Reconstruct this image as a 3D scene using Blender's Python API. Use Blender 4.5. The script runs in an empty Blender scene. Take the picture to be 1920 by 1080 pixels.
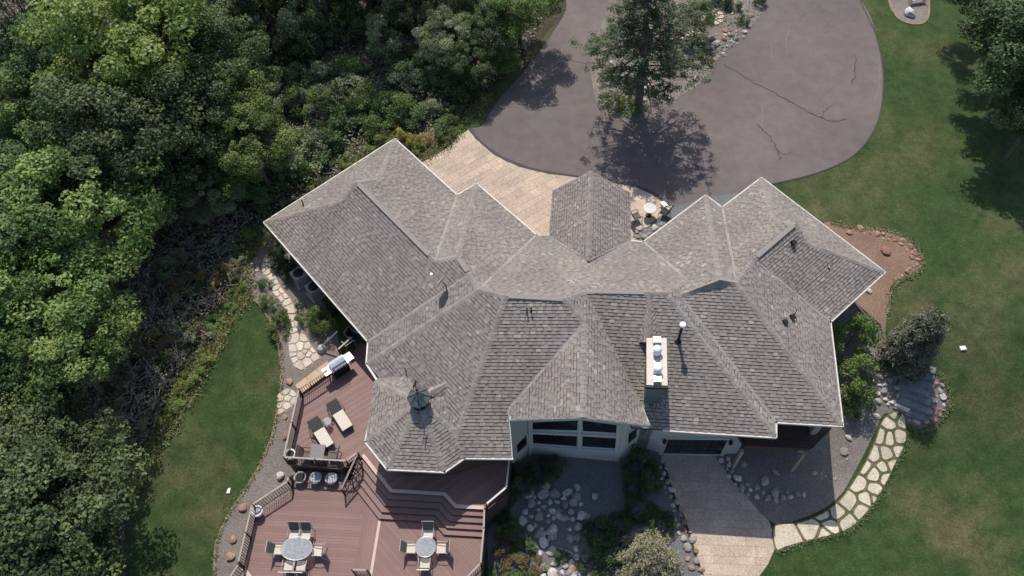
import bpy, bmesh, math, random
import numpy as np
from mathutils import Vector, Matrix

# ------------------------------------------------------------------ camera, sky, sun, exposure
scene = bpy.context.scene
COL = scene.collection
CAM_H = 36.0
TILT, ROLL, FPX = math.radians(34.0), math.radians(-2.9), 1456.0
cam_d = bpy.data.cameras.new('camera')
cam = bpy.data.objects.new('camera', cam_d)
COL.objects.link(cam)
cam.location = (0, 0, CAM_H)
cam.rotation_euler = (Matrix.Rotation(TILT, 4, 'X') @ Matrix.Rotation(ROLL, 4, 'Z')).to_euler()
cam_d.sensor_width = 36.0
cam_d.lens = 36.0 * FPX / 1920.0
cam_d.clip_start = 0.5
cam_d.clip_end = 1500
scene.camera = cam

SUN_DIR = Vector((0.085, -0.64, -1.0)).normalized()
world = bpy.data.worlds.new('World')
scene.world = world
world.use_nodes = True
wn = world.node_tree
wn.nodes.clear()
sky = wn.nodes.new('ShaderNodeTexSky')
sky.sky_type = 'NISHITA'
sky.sun_disc = False
sky.sun_elevation = math.radians(57.1)
sky.sun_rotation = math.atan2(-0.085, 0.64)
sky.air_density = 1.0
sky.dust_density = 1.2
bgn = wn.nodes.new('ShaderNodeBackground')
bgn.inputs['Strength'].default_value = 0.108
wout = wn.nodes.new('ShaderNodeOutputWorld')
wn.links.new(sky.outputs[0], bgn.inputs[0])
wn.links.new(bgn.outputs[0], wout.inputs[0])
sun_d = bpy.data.lights.new('sun', 'SUN')
sun_d.energy = 3.0
sun_d.angle = math.radians(0.55)
sun_d.color = (1.0, 0.95, 0.875)
sun_o = bpy.data.objects.new('sun', sun_d)
sun_o.rotation_euler = SUN_DIR.to_track_quat('-Z', 'Y').to_euler()
sun_o.location = (0, 40, 60)
COL.objects.link(sun_o)
vs = scene.view_settings
vs.view_transform = 'Standard'
vs.look = 'None'
vs.gamma = 1.0
vs.use_curve_mapping = False
vs.exposure = 0.60

rnd = random.Random(7)
nrs = np.random.RandomState(11)

# ------------------------------------------------------------------ measuring helpers
_ct, _st, _cr, _sr = math.cos(TILT), math.sin(TILT), math.cos(ROLL), math.sin(ROLL)

def ray(px, py):
    """horizontal metres travelled per metre of drop along the sight line measured in the survey photo"""
    x, y = px - 960.0, 540.0 - py
    x, y = (_cr * x - _sr * y) / FPX, (_sr * x + _cr * y) / FPX
    d = (x, _ct * y + _st, _st * y - _ct)
    return d[0] / -d[2], d[1] / -d[2]

def at(px, py, z=0.0):
    rx, ry = ray(px, py)
    return Vector((rx * (CAM_H - z), ry * (CAM_H - z), z))

def ss(a, b, x):
    t = (x - a) / (b - a)
    t = 0.0 if t < 0 else 1.0 if t > 1 else t
    return t * t * (3 - 2 * t)

def gh(x, y):
    """height of the ground: level with the main floor to the north, a storey lower at the walk-out"""
    sc = 1 - ss(17, 22, y)
    sw = 0.5 * (1 - ss(9, 27, y))
    se = 1 - ss(13.5, 23.5, y)
    a = ss(-9, -3.5, x)
    b = ss(12.5, 16, x)
    s = sw * (1 - a) + sc * a
    s = s * (1 - b) + se * b
    z = -2.8 - 2.5 * s
    z -= 4.5 * ss(-20, -48, x)
    return z

def G(px, py, dz=0.0):
    z = -3.0
    for _ in range(14):
        p = at(px, py, z)
        z = 0.5 * z + 0.5 * (gh(p.x, p.y) + dz)
    p = at(px, py, z)
    return Vector((p.x, p.y, gh(p.x, p.y) + dz))

def on_wall(px, py, a, b):
    """point of the vertical plane through a and b seen at a photo pixel"""
    rx, ry = ray(px, py)
    n = Vector((b.y - a.y, a.x - b.x))
    den = rx * n.x + ry * n.y
    s = (a.x * n.x + a.y * n.y) / den
    return Vector((rx * s, ry * s, CAM_H - s))

# ------------------------------------------------------------------ object helpers
def tag(o, label=None, cat=None, group=None, kind=None):
    if label: o['label'] = label
    if cat: o['category'] = cat
    if group: o['group'] = group
    if kind: o['kind'] = kind
    return o

def empty(name, loc, rz=0.0):
    o = bpy.data.objects.new(name, None)
    o.empty_display_size = 0.3
    o.location = loc
    o.rotation_euler = (0, 0, rz)
    COL.objects.link(o)
    return o

def link_mesh(name, me, parent=None, loc=None):
    o = bpy.data.objects.new(name, me)
    COL.objects.link(o)
    if parent: o.parent = parent
    if loc is not None: o.location = loc
    return o

def copy_tree(o, parent=None):
    c = o.copy()
    COL.objects.link(c)
    if parent: c.parent = parent
    for ch in list(o.children):
        copy_tree(ch, c)
    return c

class MB:
    """collects shapes for ONE mesh object; off is subtracted so that parts sit in their root's space"""
    def __init__(s, off=(0, 0, 0)):
        s.v, s.f, s.t, s.off = [], [], [], Vector(off)
        s.tint = 0.5
    def add(s, verts, faces):
        n = len(s.v)
        s.v += [tuple(Vector(p) - s.off) for p in verts]
        s.f += [tuple(i + n for i in f) for f in faces]
        s.t += [s.tint] * len(faces)
        return s
    def box(s, c, size, rz=0.0, rx=0.0, ry=0.0):
        m = Matrix.Translation(Vector(c)) @ Matrix.Rotation(rz, 4, 'Z') @ Matrix.Rotation(ry, 4, 'Y') @ Matrix.Rotation(rx, 4, 'X')
        h = [q / 2 for q in size]
        vs_ = [m @ Vector((sx * h[0], sy * h[1], sz * h[2])) for sz in (-1, 1) for sx, sy in ((-1, -1), (1, -1), (1, 1), (-1, 1))]
        return s.add(vs_, [(3, 2, 1, 0), (4, 5, 6, 7), (0, 1, 5, 4), (1, 2, 6, 5), (2, 3, 7, 6), (3, 0, 4, 7)])
    def beam(s, a, b, w, h, up=(0, 0, 1)):
        a, b = Vector(a), Vector(b)
        d = (b - a).normalized()
        up = Vector(up)
        if abs(d.dot(up)) > 0.98: up = Vector((0, 1, 0))
        x = d.cross(up).normalized() * (w / 2)
        y = x.cross(d).normalized() * (h / 2)
        vs_ = [p + q for p in (a, b) for q in (-x - y, x - y, x + y, -x + y)]
        return s.add(vs_, [(0, 1, 2, 3), (7, 6, 5, 4), (0, 4, 5, 1), (1, 5, 6, 2), (2, 6, 7, 3), (3, 7, 4, 0)])
    def tube(s, pts, rads, n=8, cap=True):
        pts = [Vector(p) for p in pts]
        if not isinstance(rads, (list, tuple)): rads = [rads] * len(pts)
        ring = []
        vs_ = []
        for i, p in enumerate(pts):
            d = (pts[min(i + 1, len(pts) - 1)] - pts[max(i - 1, 0)]).normalized()
            u = d.cross(Vector((0.31, 0.2, 0.93)) if abs(d.z) < 0.9 else Vector((1, 0, 0))).normalized()
            w = d.cross(u)
            for k in range(n):
                a = 2 * math.pi * k / n
                vs_.append(p + (u * math.cos(a) + w * math.sin(a)) * rads[i])
        fs = []
        for i in range(len(pts) - 1):
            for k in range(n):
                fs.append((i * n + k, i * n + (k + 1) % n, (i + 1) * n + (k + 1) % n, (i + 1) * n + k))
        if cap:
            fs.append(tuple(range(n - 1, -1, -1)))
            fs.append(tuple(range((len(pts) - 1) * n, len(pts) * n)))
        return s.add(vs_, fs)
    def lathe(s, c, prof, n=20, close=False):
        """prof: list of (r, z)"""
        c = Vector(c)
        vs_, fs = [], []
        for r, z in prof:
            for k in range(n):
                a = 2 * math.pi * k / n
                vs_.append(c + Vector((r * math.cos(a), r * math.sin(a), z)))
        m = len(prof)
        for i in range(m - 1 + (1 if close else 0)):
            j = (i + 1) % m
            for k in range(n):
                fs.append((i * n + k, i * n + (k + 1) % n, j * n + (k + 1) % n, j * n + k))
        if not close:
            fs.append(tuple(range(n - 1, -1, -1)))
            fs.append(tuple(range((m - 1) * n, m * n)))
        return s.add(vs_, fs)
    def prism(s, poly, z0, z1):
        """poly: (x,y) list; z0/z1 numbers or per-vertex lists"""
        n = len(poly)
        z0 = z0 if isinstance(z0, (list, tuple)) else [z0] * n
        z1 = z1 if isinstance(z1, (list, tuple)) else [z1] * n
        ar = sum(poly[i][0] * poly[(i + 1) % n][1] - poly[(i + 1) % n][0] * poly[i][1] for i in range(n))
        if ar < 0:
            poly, z0, z1 = list(reversed(poly)), list(reversed(z0)), list(reversed(z1))
        vs_ = [(p[0], p[1], z) for p, z in zip(poly, z0)] + [(p[0], p[1], z) for p, z in zip(poly, z1)]
        fs = [tuple(range(n - 1, -1, -1)), tuple(range(n, 2 * n))]
        fs += [(i, (i + 1) % n, n + (i + 1) % n, n + i) for i in range(n)]
        return s.add(vs_, fs)
    def mesh(s, name, mat, smooth=False, tint=False):
        me = bpy.data.meshes.new(name)
        me.from_pydata(s.v, [], s.f)
        if mat: me.materials.append(mat)
        if tint:
            a = me.attributes.new('tint', 'FLOAT', 'FACE')
            a.data.foreach_set('value', s.t)
        if smooth:
            me.polygons.foreach_set('use_smooth', [True] * len(me.polygons))
        return me
    def build(s, name, mat, parent=None, smooth=False, tint=False):
        return link_mesh(name, s.mesh(name, mat, smooth, tint), parent)

def clip_poly(subj, clip):
    """Sutherland-Hodgman: subj clipped by the convex counter-clockwise polygon clip"""
    out = subj
    n = len(clip)
    for i in range(n):
        ax, ay = clip[i]
        bx, by = clip[(i + 1) % n]
        ex, ey = bx - ax, by - ay
        inp, out = out, []
        if not inp: return []
        px, py = inp[-1]
        pd = ex * (py - ay) - ey * (px - ax)
        for qx, qy in inp:
            qd = ex * (qy - ay) - ey * (qx - ax)
            if qd >= 0:
                if pd < 0:
                    t = pd / (pd - qd)
                    out.append((px + (qx - px) * t, py + (qy - py) * t))
                out.append((qx, qy))
            elif pd >= 0:
                t = pd / (pd - qd)
                out.append((px + (qx - px) * t, py + (qy - py) * t))
            px, py, pd = qx, qy, qd
    return out

def inside(p, poly):
    x, y = p[0], p[1]
    r = False
    j = len(poly) - 1
    for i in range(len(poly)):
        xi, yi = poly[i][0], poly[i][1]
        xj, yj = poly[j][0], poly[j][1]
        if (yi > y) != (yj > y) and x < (xj - xi) * (y - yi) / (yj - yi) + xi: r = not r
        j = i
    return r

def edge_dist(p, poly):
    best = 1e9
    n = len(poly)
    for i in range(n):
        ax, ay = poly[i][0], poly[i][1]
        bx, by = poly[(i + 1) % n][0], poly[(i + 1) % n][1]
        dx, dy = bx - ax, by - ay
        L = dx * dx + dy * dy
        t = 0 if L == 0 else max(0, min(1, ((p[0] - ax) * dx + (p[1] - ay) * dy) / L))
        best = min(best, math.hypot(p[0] - ax - t * dx, p[1] - ay - t * dy))
    return best

def area(poly):
    n = len(poly)
    return 0.5 * sum(poly[i][0] * poly[(i + 1) % n][1] - poly[(i + 1) % n][0] * poly[i][1] for i in range(n))

def smooth_closed(pts, n=5):
    out = []
    m = len(pts)
    for i in range(m):
        p0, p1, p2, p3 = [Vector((pts[(i + k) % m][0], pts[(i + k) % m][1])) for k in (-1, 0, 1, 2)]
        for j in range(n):
            t = j / n
            q = 0.5 * (2 * p1 + (p2 - p0) * t + (2 * p0 - 5 * p1 + 4 * p2 - p3) * t * t + (3 * p1 - p0 - 3 * p2 + p3) * t ** 3)
            out.append((q.x, q.y))
    return out

def smooth_open(pts, n=5):
    P = [Vector(p) for p in pts]
    P = [2 * P[0] - P[1]] + P + [2 * P[-1] - P[-2]]
    out = []
    for i in range(1, len(P) - 2):
        p0, p1, p2, p3 = P[i - 1:i + 3]
        for j in range(n):
            t = j / n
            out.append(0.5 * (2 * p1 + (p2 - p0) * t + (2 * p0 - 5 * p1 + 4 * p2 - p3) * t * t + (3 * p1 - p0 - 3 * p2 + p3) * t ** 3))
    out.append(P[-2])
    return out

def offset_poly(poly, d):
    """inward offset (positive d) of a polygon, mitred"""
    n = len(poly)
    sgn = 1 if area(poly) > 0 else -1
    out = []
    for i in range(n):
        a, b, c = [Vector((poly[(i + k) % n][0], poly[(i + k) % n][1])) for k in (-1, 0, 1)]
        u = (b - a).normalized(); v = (c - b).normalized()
        n1 = Vector((-u.y, u.x)) * sgn; n2 = Vector((-v.y, v.x)) * sgn
        m = n1 + n2
        if m.length < 1e-4: m = n1
        m = m.normalized()
        k = d / max(0.35, m.dot(n1))
        out.append((b.x + m.x * k, b.y + m.y * k))
    return out

# ------------------------------------------------------------------ materials
def _nt(name):
    m = bpy.data.materials.new(name)
    m.use_nodes = True
    nt = m.node_tree
    return m, nt, nt.nodes['Principled BSDF']

def noise(nt, scale, detail=4, rough=0.6, coord='Object', vec=None):
    n = nt.nodes.new('ShaderNodeTexNoise')
    n.inputs['Scale'].default_value = scale
    n.inputs['Detail'].default_value = detail
    n.inputs['Roughness'].default_value = rough
    if vec is None:
        g = nt.nodes.new('ShaderNodeNewGeometry')
        nt.links.new(g.outputs['Position'], n.inputs['Vector'])
    else:
        nt.links.new(vec, n.inputs['Vector'])
    return n.outputs['Fac']

def ramp(nt, fac, stops):
    r = nt.nodes.new('ShaderNodeValToRGB')
    el = r.color_ramp.elements
    while len(el) > 1: el.remove(el[-1])
    for i, (p, c) in enumerate(stops):
        e = el[0] if i == 0 else el.new(p)
        e.position = p
        e.color = (c[0], c[1], c[2], 1)
    nt.links.new(fac, r.inputs[0])
    return r.outputs[0]

def mix(nt, a, b, fac, mode='MIX'):
    m = nt.nodes.new('ShaderNodeMix')
    m.data_type = 'RGBA'
    m.blend_type = mode
    for sock, v in ((m.inputs[6], a), (m.inputs[7], b), (m.inputs[0], fac)):
        if isinstance(v, (int, float)): sock.default_value = v
        elif isinstance(v, tuple): sock.default_value = (v[0], v[1], v[2], 1)
        else: nt.links.new(v, sock)
    return m.outputs[2]

def bump(nt, bsdf, h, strength, dist):
    b = nt.nodes.new('ShaderNodeBump')
    b.inputs['Strength'].default_value = strength
    b.inputs['Distance'].default_value = dist
    nt.links.new(h, b.inputs['Height'])
    nt.links.new(b.outputs[0], bsdf.inputs['Normal'])

def mrange(nt, v, a, b, c, d):
    n = nt.nodes.new('ShaderNodeMapRange')
    nt.links.new(v, n.inputs[0])
    for i, q in enumerate((a, b, c, d)): n.inputs[i + 1].default_value = q
    return n.outputs[0]

def mat_plain(name, col, rough=0.6, metal=0.0, var=0.15, scale=3.0, bmp=0.0, spec=0.3):
    m, nt, b = _nt(name)
    f = noise(nt, scale, 5)
    lo = tuple(c * (1 - var) for c in col); hi = tuple(min(1, c * (1 + var)) for c in col)
    nt.links.new(ramp(nt, f, [(0.3, lo), (0.7, hi)]), b.inputs['Base Color'])
    b.inputs['Roughness'].default_value = rough
    b.inputs['Metallic'].default_value = metal
    b.inputs['Specular IOR Level'].default_value = spec
    if bmp: bump(nt, b, noise(nt, scale * 9, 3), 0.5, bmp)
    return m

def attr(nt, name='tint'):
    a = nt.nodes.new('ShaderNodeAttribute')
    a.attribute_name = name
    return a.outputs['Fac']

def obj_random(nt):
    return nt.nodes.new('ShaderNodeObjectInfo').outputs['Random']

def mat_tint(name, stops, rough=0.8, big=None, fine=30.0, bmp=0.004, spec=0.2, use_obj=False):
    """colour by the tint of each piece, mottled by large stains and fine grain"""
    m, nt, b = _nt(name)
    c = ramp(nt, obj_random(nt) if use_obj else attr(nt), stops)
    c = mix(nt, c, ramp(nt, noise(nt, fine, 4), [(0.25, (0.62, 0.62, 0.62)), (0.75, (1.3, 1.3, 1.3))]), 1.0, 'MULTIPLY')
    if big:
        c = mix(nt, c, ramp(nt, noise(nt, big[0], 5), [(0.3, big[1]), (0.7, big[2])]), 1.0, 'MULTIPLY')
    nt.links.new(c, b.inputs['Base Color'])
    b.inputs['Roughness'].default_value = rough
    b.inputs['Specular IOR Level'].default_value = spec
    if bmp: bump(nt, b, noise(nt, fine * 2, 3), 0.6, bmp)
    return m

def mat_leaf(name, dark, mid, light, trans=0.3, rough=0.55):
    m = bpy.data.materials.new(name)
    m.use_nodes = True
    nt = m.node_tree
    b = nt.nodes['Principled BSDF']
    def lift(q):
        y = 0.3 * q[0] + 0.6 * q[1] + 0.1 * q[2]
        return tuple(1.5 * (0.86 * c_ + 0.14 * y) for c_ in q)
    dark, mid, light = lift(dark), lift(mid), lift(light)
    c = ramp(nt, attr(nt), [(0.0, dark), (0.5, mid), (1.0, light)])
    hs = nt.nodes.new('ShaderNodeHueSaturation')
    nt.links.new(c, hs.inputs['Color'])
    nt.links.new(mrange(nt, obj_random(nt), 0, 1, 0.488, 0.512), hs.inputs['Hue'])
    nt.links.new(mrange(nt, obj_random(nt), 0, 1, 0.85, 1.15), hs.inputs['Value'])
    nt.links.new(hs.outputs[0], b.inputs['Base Color'])
    b.inputs['Roughness'].default_value = rough
    b.inputs['Specular IOR Level'].default_value = 0.25
    t = nt.nodes.new('ShaderNodeBsdfTranslucent')
    nt.links.new(mix(nt, hs.outputs[0], (1.0, 1.15, 0.45), 1.0, 'MULTIPLY'), t.inputs[0])
    mx = nt.nodes.new('ShaderNodeMixShader')
    mx.inputs[0].default_value = trans
    nt.links.new(b.outputs[0], mx.inputs[1])
    nt.links.new(t.outputs[0], mx.inputs[2])
    nt.links.new(mx.outputs[0], nt.nodes['Material Output'].inputs['Surface'])
    return m

M = {}
M['shingle'] = mat_tint('shingle', [(0.0, (0.125, 0.106, 0.094)), (0.4, (0.208, 0.181, 0.162)), (0.75, (0.275, 0.242, 0.217)), (1.0, (0.40, 0.36, 0.325))], 0.9, (0.45, (0.80, 0.80, 0.81), (1.12, 1.10, 1.08)), 40)
M['roof_base'] = mat_plain('roof_underlay', (0.05, 0.044, 0.04), 0.9)
M['cap'] = mat_tint('ridge_cap_shingle', [(0.0, (0.21, 0.184, 0.166)), (1.0, (0.29, 0.258, 0.232))], 0.9, None, 30)
M['valley'] = mat_plain('valley_flashing', (0.30, 0.285, 0.265), 0.6, 0.1)
M['white'] = mat_plain('white_trim_paint', (0.54, 0.505, 0.45), 0.5, 0, 0.12, 1.2)
M['soffit'] = mat_plain('soffit_paint', (0.30, 0.28, 0.25), 0.7)
M['brick'] = None
M['siding'] = mat_plain('grey_siding', (0.38, 0.37, 0.35), 0.75, 0, 0.08, 4, 0.004)
M['slate_siding'] = mat_plain('slate_grey_siding', (0.135, 0.155, 0.15), 0.7, 0, 0.12, 5, 0.004)
M['frame'] = mat_plain('window_frame', (0.50, 0.485, 0.46), 0.5, 0, 0.05)
M['stone_cap'] = mat_plain('limestone_cap', (0.58, 0.50, 0.43), 0.8, 0, 0.12, 6, 0.003)
M['metal_white'] = mat_plain('white_metal', (0.85, 0.85, 0.86), 0.35, 0.1, 0.04)
M['metal_grey'] = mat_plain('galvanised_metal', (0.45, 0.46, 0.48), 0.35, 0.7, 0.12)
M['metal_dark'] = mat_plain('dark_metal', (0.018, 0.017, 0.017), 0.45, 0.2, 0.2)
M['bronze'] = mat_plain('bronze_railing', (0.035, 0.024, 0.02), 0.45, 0.3, 0.2)
M['rail_top'] = mat_plain('top_rail_paint', (0.30, 0.25, 0.22), 0.5, 0, 0.1)
M['copper'] = mat_plain('aged_metal_roof', (0.105, 0.125, 0.122), 0.5, 0.35, 0.25, 6)
M['steel'] = mat_plain('stainless_steel', (0.66, 0.67, 0.68), 0.28, 0.75, 0.08)
M['black'] = mat_plain('black_plastic', (0.012, 0.012, 0.013), 0.5)
M['deck'] = mat_tint('composite_deck', [(0.0, (0.192, 0.112, 0.096)), (0.5, (0.216, 0.128, 0.110)), (1.0, (0.240, 0.145, 0.126))], 0.55, (0.5, (0.9, 0.9, 0.92), (1.06, 1.05, 1.04)), 26, 0.002, use_obj=True)
M['deck_trim'] = mat_plain('pale_deck_trim', (0.50, 0.37, 0.31), 0.55, 0, 0.06)
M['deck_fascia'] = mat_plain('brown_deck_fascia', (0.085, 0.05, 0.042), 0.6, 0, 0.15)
M['sling'] = mat_plain('taupe_sling', (0.12, 0.105, 0.092), 0.8, 0, 0.1, 20)
M['cushion'] = mat_plain('cream_cushion', (0.56, 0.50, 0.42), 0.9, 0, 0.07, 8, 0.004)
M['olive_sling'] = mat_plain('grey_olive_sling', (0.10, 0.10, 0.088), 0.8, 0, 0.12, 20)
M['pewter'] = mat_plain('pewter_frame', (0.42, 0.40, 0.37), 0.4, 0.35, 0.1)
M['dark_top'] = mat_plain('dark_table_top', (0.13, 0.115, 0.115), 0.45, 0, 0.1)
M['planter'] = mat_plain('white_planter', (0.68, 0.64, 0.58), 0.7, 0, 0.08)
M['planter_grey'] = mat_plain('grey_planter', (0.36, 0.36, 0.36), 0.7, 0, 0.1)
M['soil'] = mat_plain('potting_soil', (0.04, 0.032, 0.026), 0.95, 0, 0.3, 12, 0.02)
M['wood_old'] = mat_plain('weathered_wood', (0.30, 0.25, 0.19), 0.8, 0, 0.2, 6, 0.004)
M['bark'] = mat_plain('bark', (0.12, 0.10, 0.082), 0.95, 0, 0.35, 5, 0.03)
M['bark_grey'] = mat_plain('grey_bark', (0.13, 0.115, 0.10), 0.95, 0, 0.35, 5, 0.03)
M['acunit'] = mat_plain('ac_unit_paint', (0.32, 0.32, 0.30), 0.5, 0.1, 0.1)
M['tan_stone'] = mat_plain('tan_landing_stone', (0.45, 0.31, 0.20), 0.8, 0, 0.14, 2.5, 0.004)

def m_glass():
    m, nt, b = _nt('window_glass')
    b.inputs['Base Color'].default_value = (0.012, 0.015, 0.018, 1)
    b.inputs['Roughness'].default_value = 0.06
    b.inputs['Specular IOR Level'].default_value = 0.5
    return m
M['glass'] = m_glass()

def m_tabletop():
    m, nt, b = _nt('table_glass')
    nt.links.new(ramp(nt, noise(nt, 7, 4), [(0.35, (0.30, 0.33, 0.34)), (0.65, (0.46, 0.48, 0.48))]), b.inputs['Base Color'])
    b.inputs['Roughness'].default_value = 0.08
    b.inputs['Alpha'].default_value = 0.55
    return m
M['table_glass'] = m_tabletop()

def m_brick():
    m, nt, b = _nt('pale_painted_brick')
    tc = nt.nodes.new('ShaderNodeNewGeometry')
    br = nt.nodes.new('ShaderNodeTexBrick')
    sep = nt.nodes.new('ShaderNodeSeparateXYZ')
    nt.links.new(tc.outputs['Position'], sep.inputs[0])
    cmb = nt.nodes.new('ShaderNodeCombineXYZ')
    ad = nt.nodes.new('ShaderNodeMath'); ad.operation = 'ADD'
    nt.links.new(sep.outputs[0], ad.inputs[0]); nt.links.new(sep.outputs[1], ad.inputs[1])
    nt.links.new(ad.outputs[0], cmb.inputs[0]); nt.links.new(sep.outputs[2], cmb.inputs[1])
    nt.links.new(cmb.outputs[0], br.inputs['Vector'])
    br.inputs['Color1'].default_value = (0.52, 0.50, 0.47, 1)
    br.inputs['Color2'].default_value = (0.45, 0.435, 0.41, 1)
    br.inputs['Mortar'].default_value = (0.36, 0.35, 0.335, 1)
    br.inputs['Scale'].default_value = 1.0
    br.inputs['Brick Width'].default_value = 0.4
    br.inputs['Row Height'].default_value = 0.14
    br.inputs['Mortar Size'].default_value = 0.012
    nt.links.new(mix(nt, br.outputs[0], ramp(nt, noise(nt, 9, 4), [(0.3, (0.85, 0.85, 0.85)), (0.7, (1.1, 1.1, 1.1))]), 1.0, 'MULTIPLY'), b.inputs['Base Color'])
    b.inputs['Roughness'].default_value = 0.85
    bump(nt, b, br.outputs['Fac'], -0.6, 0.01)
    return m
M['brick'] = m_brick()

def m_ground(name, layers, rough=0.95, bumps=((20, 0.02, 0.5),)):
    """layers: list of (noise scale, detail, stops, mode)"""
    m, nt, b = _nt(name)
    c = None
    for sc, det, stops, mode in layers:
        q = ramp(nt, noise(nt, sc, det, 0.65), stops)
        c = q if c is None else mix(nt, c, q, 1.0, mode)
    nt.links.new(c, b.inputs['Base Color'])
    b.inputs['Roughness'].default_value = rough
    b.inputs['Specular IOR Level'].default_value = 0.15
    h = None
    for sc, dist, st in bumps[:1]:
        bump(nt, b, noise(nt, sc, 5, 0.7), st, dist)
    return m
M['lawn'] = m_ground('lawn_grass', [
    (0.16, 6, [(0.3, (0.034, 0.066, 0.022)), (0.48, (0.046, 0.078, 0.027)), (0.66, (0.104, 0.102, 0.053))], 'MIX'),
    (1.3, 6, [(0.3, (0.66, 0.70, 0.66)), (0.7, (1.36, 1.28, 1.3))], 'MULTIPLY'),
    (9, 5, [(0.3, (0.62, 0.66, 0.62)), (0.72, (1.42, 1.36, 1.3))], 'MULTIPLY'),
    (45, 3, [(0.3, (0.66, 0.68, 0.66)), (0.7, (1.34, 1.32, 1.25))], 'MULTIPLY')], 0.9, ((28, 0.10, 0.8),))
M['forest'] = m_ground('forest_litter', [
    (0.3, 6, [(0.3, (0.050, 0.042, 0.030)), (0.5, (0.078, 0.066, 0.048)), (0.7, (0.062, 0.070, 0.038))], 'MIX'),
    (4, 6, [(0.3, (0.55, 0.55, 0.5)), (0.7, (1.5, 1.45, 1.4))], 'MULTIPLY')], 1.0, ((6, 0.25, 0.8),))
M['asphalt'] = m_ground('asphalt', [
    (0.11, 6, [(0.32, (0.118, 0.100, 0.094)), (0.5, (0.138, 0.116, 0.107)), (0.68, (0.160, 0.134, 0.120))], 'MIX'),
    (1.1, 6, [(0.3, (0.88, 0.88, 0.9)), (0.7, (1.12, 1.11, 1.1))], 'MULTIPLY'),
    (55, 3, [(0.3, (0.84, 0.84, 0.84)), (0.72, (1.18, 1.17, 1.16))], 'MULTIPLY')], 0.9, ((60, 0.006, 0.5),))
M['asphalt_edge'] = m_ground('asphalt_edge', [(0.5, 5, [(0.3, (0.06, 0.053, 0.055)), (0.7, (0.085, 0.076, 0.076))], 'MIX')], 0.9)
M['sealant'] = m_ground('crack_sealant', [(3, 4, [(0.3, (0.045, 0.042, 0.048)), (0.7, (0.07, 0.064, 0.07))], 'MIX')], 0.6)
M['gravel'] = m_ground('pea_gravel', [
    (0.5, 5, [(0.3, (0.165, 0.142, 0.125)), (0.7, (0.225, 0.196, 0.175))], 'MIX'),
    (16, 3, [(0.28, (0.5, 0.5, 0.53)), (0.5, (1.0, 0.98, 0.96)), (0.74, (1.6, 1.52, 1.45))], 'MULTIPLY')], 0.95, ((18, 0.05, 0.9),))
M['blue_gravel'] = m_ground('blue_grey_gravel', [
    (0.5, 5, [(0.3, (0.135, 0.132, 0.135)), (0.7, (0.185, 0.178, 0.178))], 'MIX'),
    (16, 3, [(0.28, (0.6, 0.6, 0.62)), (0.5, (1.0, 1.0, 1.0)), (0.74, (1.45, 1.4, 1.38))], 'MULTIPLY')], 0.95, ((18, 0.05, 0.9),))
M['mulch'] = m_ground('brown_mulch', [
    (0.6, 5, [(0.3, (0.165, 0.105, 0.076)), (0.7, (0.235, 0.158, 0.118))], 'MIX'),
    (14, 4, [(0.3, (0.6, 0.6, 0.6)), (0.7, (1.4, 1.36, 1.3))], 'MULTIPLY')], 0.95, ((16, 0.04, 0.8),))
M['edging'] = m_ground('tan_bed_edging', [(3, 5, [(0.3, (0.20, 0.135, 0.085)), (0.7, (0.32, 0.23, 0.15))], 'MIX')], 0.9)
M['dry_grass'] = m_ground('rough_dry_grass', [
    (0.6, 6, [(0.3, (0.10, 0.12, 0.045)), (0.5, (0.16, 0.15, 0.075)), (0.7, (0.23, 0.18, 0.11))], 'MIX'),
    (9, 5, [(0.3, (0.6, 0.62, 0.6)), (0.7, (1.4, 1.36, 1.3))], 'MULTIPLY')], 0.95, ((14, 0.12, 0.9),))
M['joint'] = m_ground('concrete_joint', [(2, 5, [(0.3, (0.33, 0.25, 0.188)), (0.7, (0.40, 0.31, 0.232))], 'MIX')], 0.9)
M['stamped'] = mat_tint('stamped_concrete', [(0.0, (0.43, 0.335, 0.255)), (0.5, (0.47, 0.37, 0.285)), (1.0, (0.51, 0.405, 0.315))], 0.8, (0.5, (0.82, 0.82, 0.84), (1.1, 1.08, 1.06)), 12, 0.004, use_obj=True)
M['flag'] = mat_tint('flagstone', [(0.0, (0.50, 0.43, 0.35)), (0.5, (0.57, 0.50, 0.42)), (1.0, (0.64, 0.58, 0.50))], 0.85, (1.1, (0.8, 0.8, 0.78), (1.1, 1.08, 1.05)), 14, 0.006, use_obj=True)
M['flag_warm'] = mat_tint('warm_flagstone', [(0.0, (0.46, 0.40, 0.31)), (1.0, (0.60, 0.53, 0.43))], 0.85, (1.1, (0.78, 0.78, 0.74), (1.12, 1.1, 1.05)), 12, 0.008, use_obj=True)
M['slab'] = mat_tint('shaded_bluestone', [(0.0, (0.13, 0.145, 0.155)), (1.0, (0.20, 0.215, 0.22))], 0.8, (1.5, (0.75, 0.75, 0.78), (1.15, 1.12, 1.1)), 10, 0.01, use_obj=True)  # stone tone lowered to stand in for the spruce's shade
M['rock'] = mat_tint('field_stone', [(0.0, (0.24, 0.215, 0.20)), (0.4, (0.38, 0.335, 0.295)), (0.7, (0.34, 0.275, 0.235)), (1.0, (0.47, 0.42, 0.37))], 0.85, (2.0, (0.75, 0.75, 0.75), (1.2, 1.18, 1.15)), 12, 0.02, use_obj=True)
M['rock_red'] = mat_tint('red_sandstone', [(0.0, (0.27, 0.15, 0.105)), (1.0, (0.38, 0.24, 0.175))], 0.85, (2.0, (0.75, 0.75, 0.75), (1.2, 1.18, 1.15)), 12, 0.02, use_obj=True)
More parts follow.
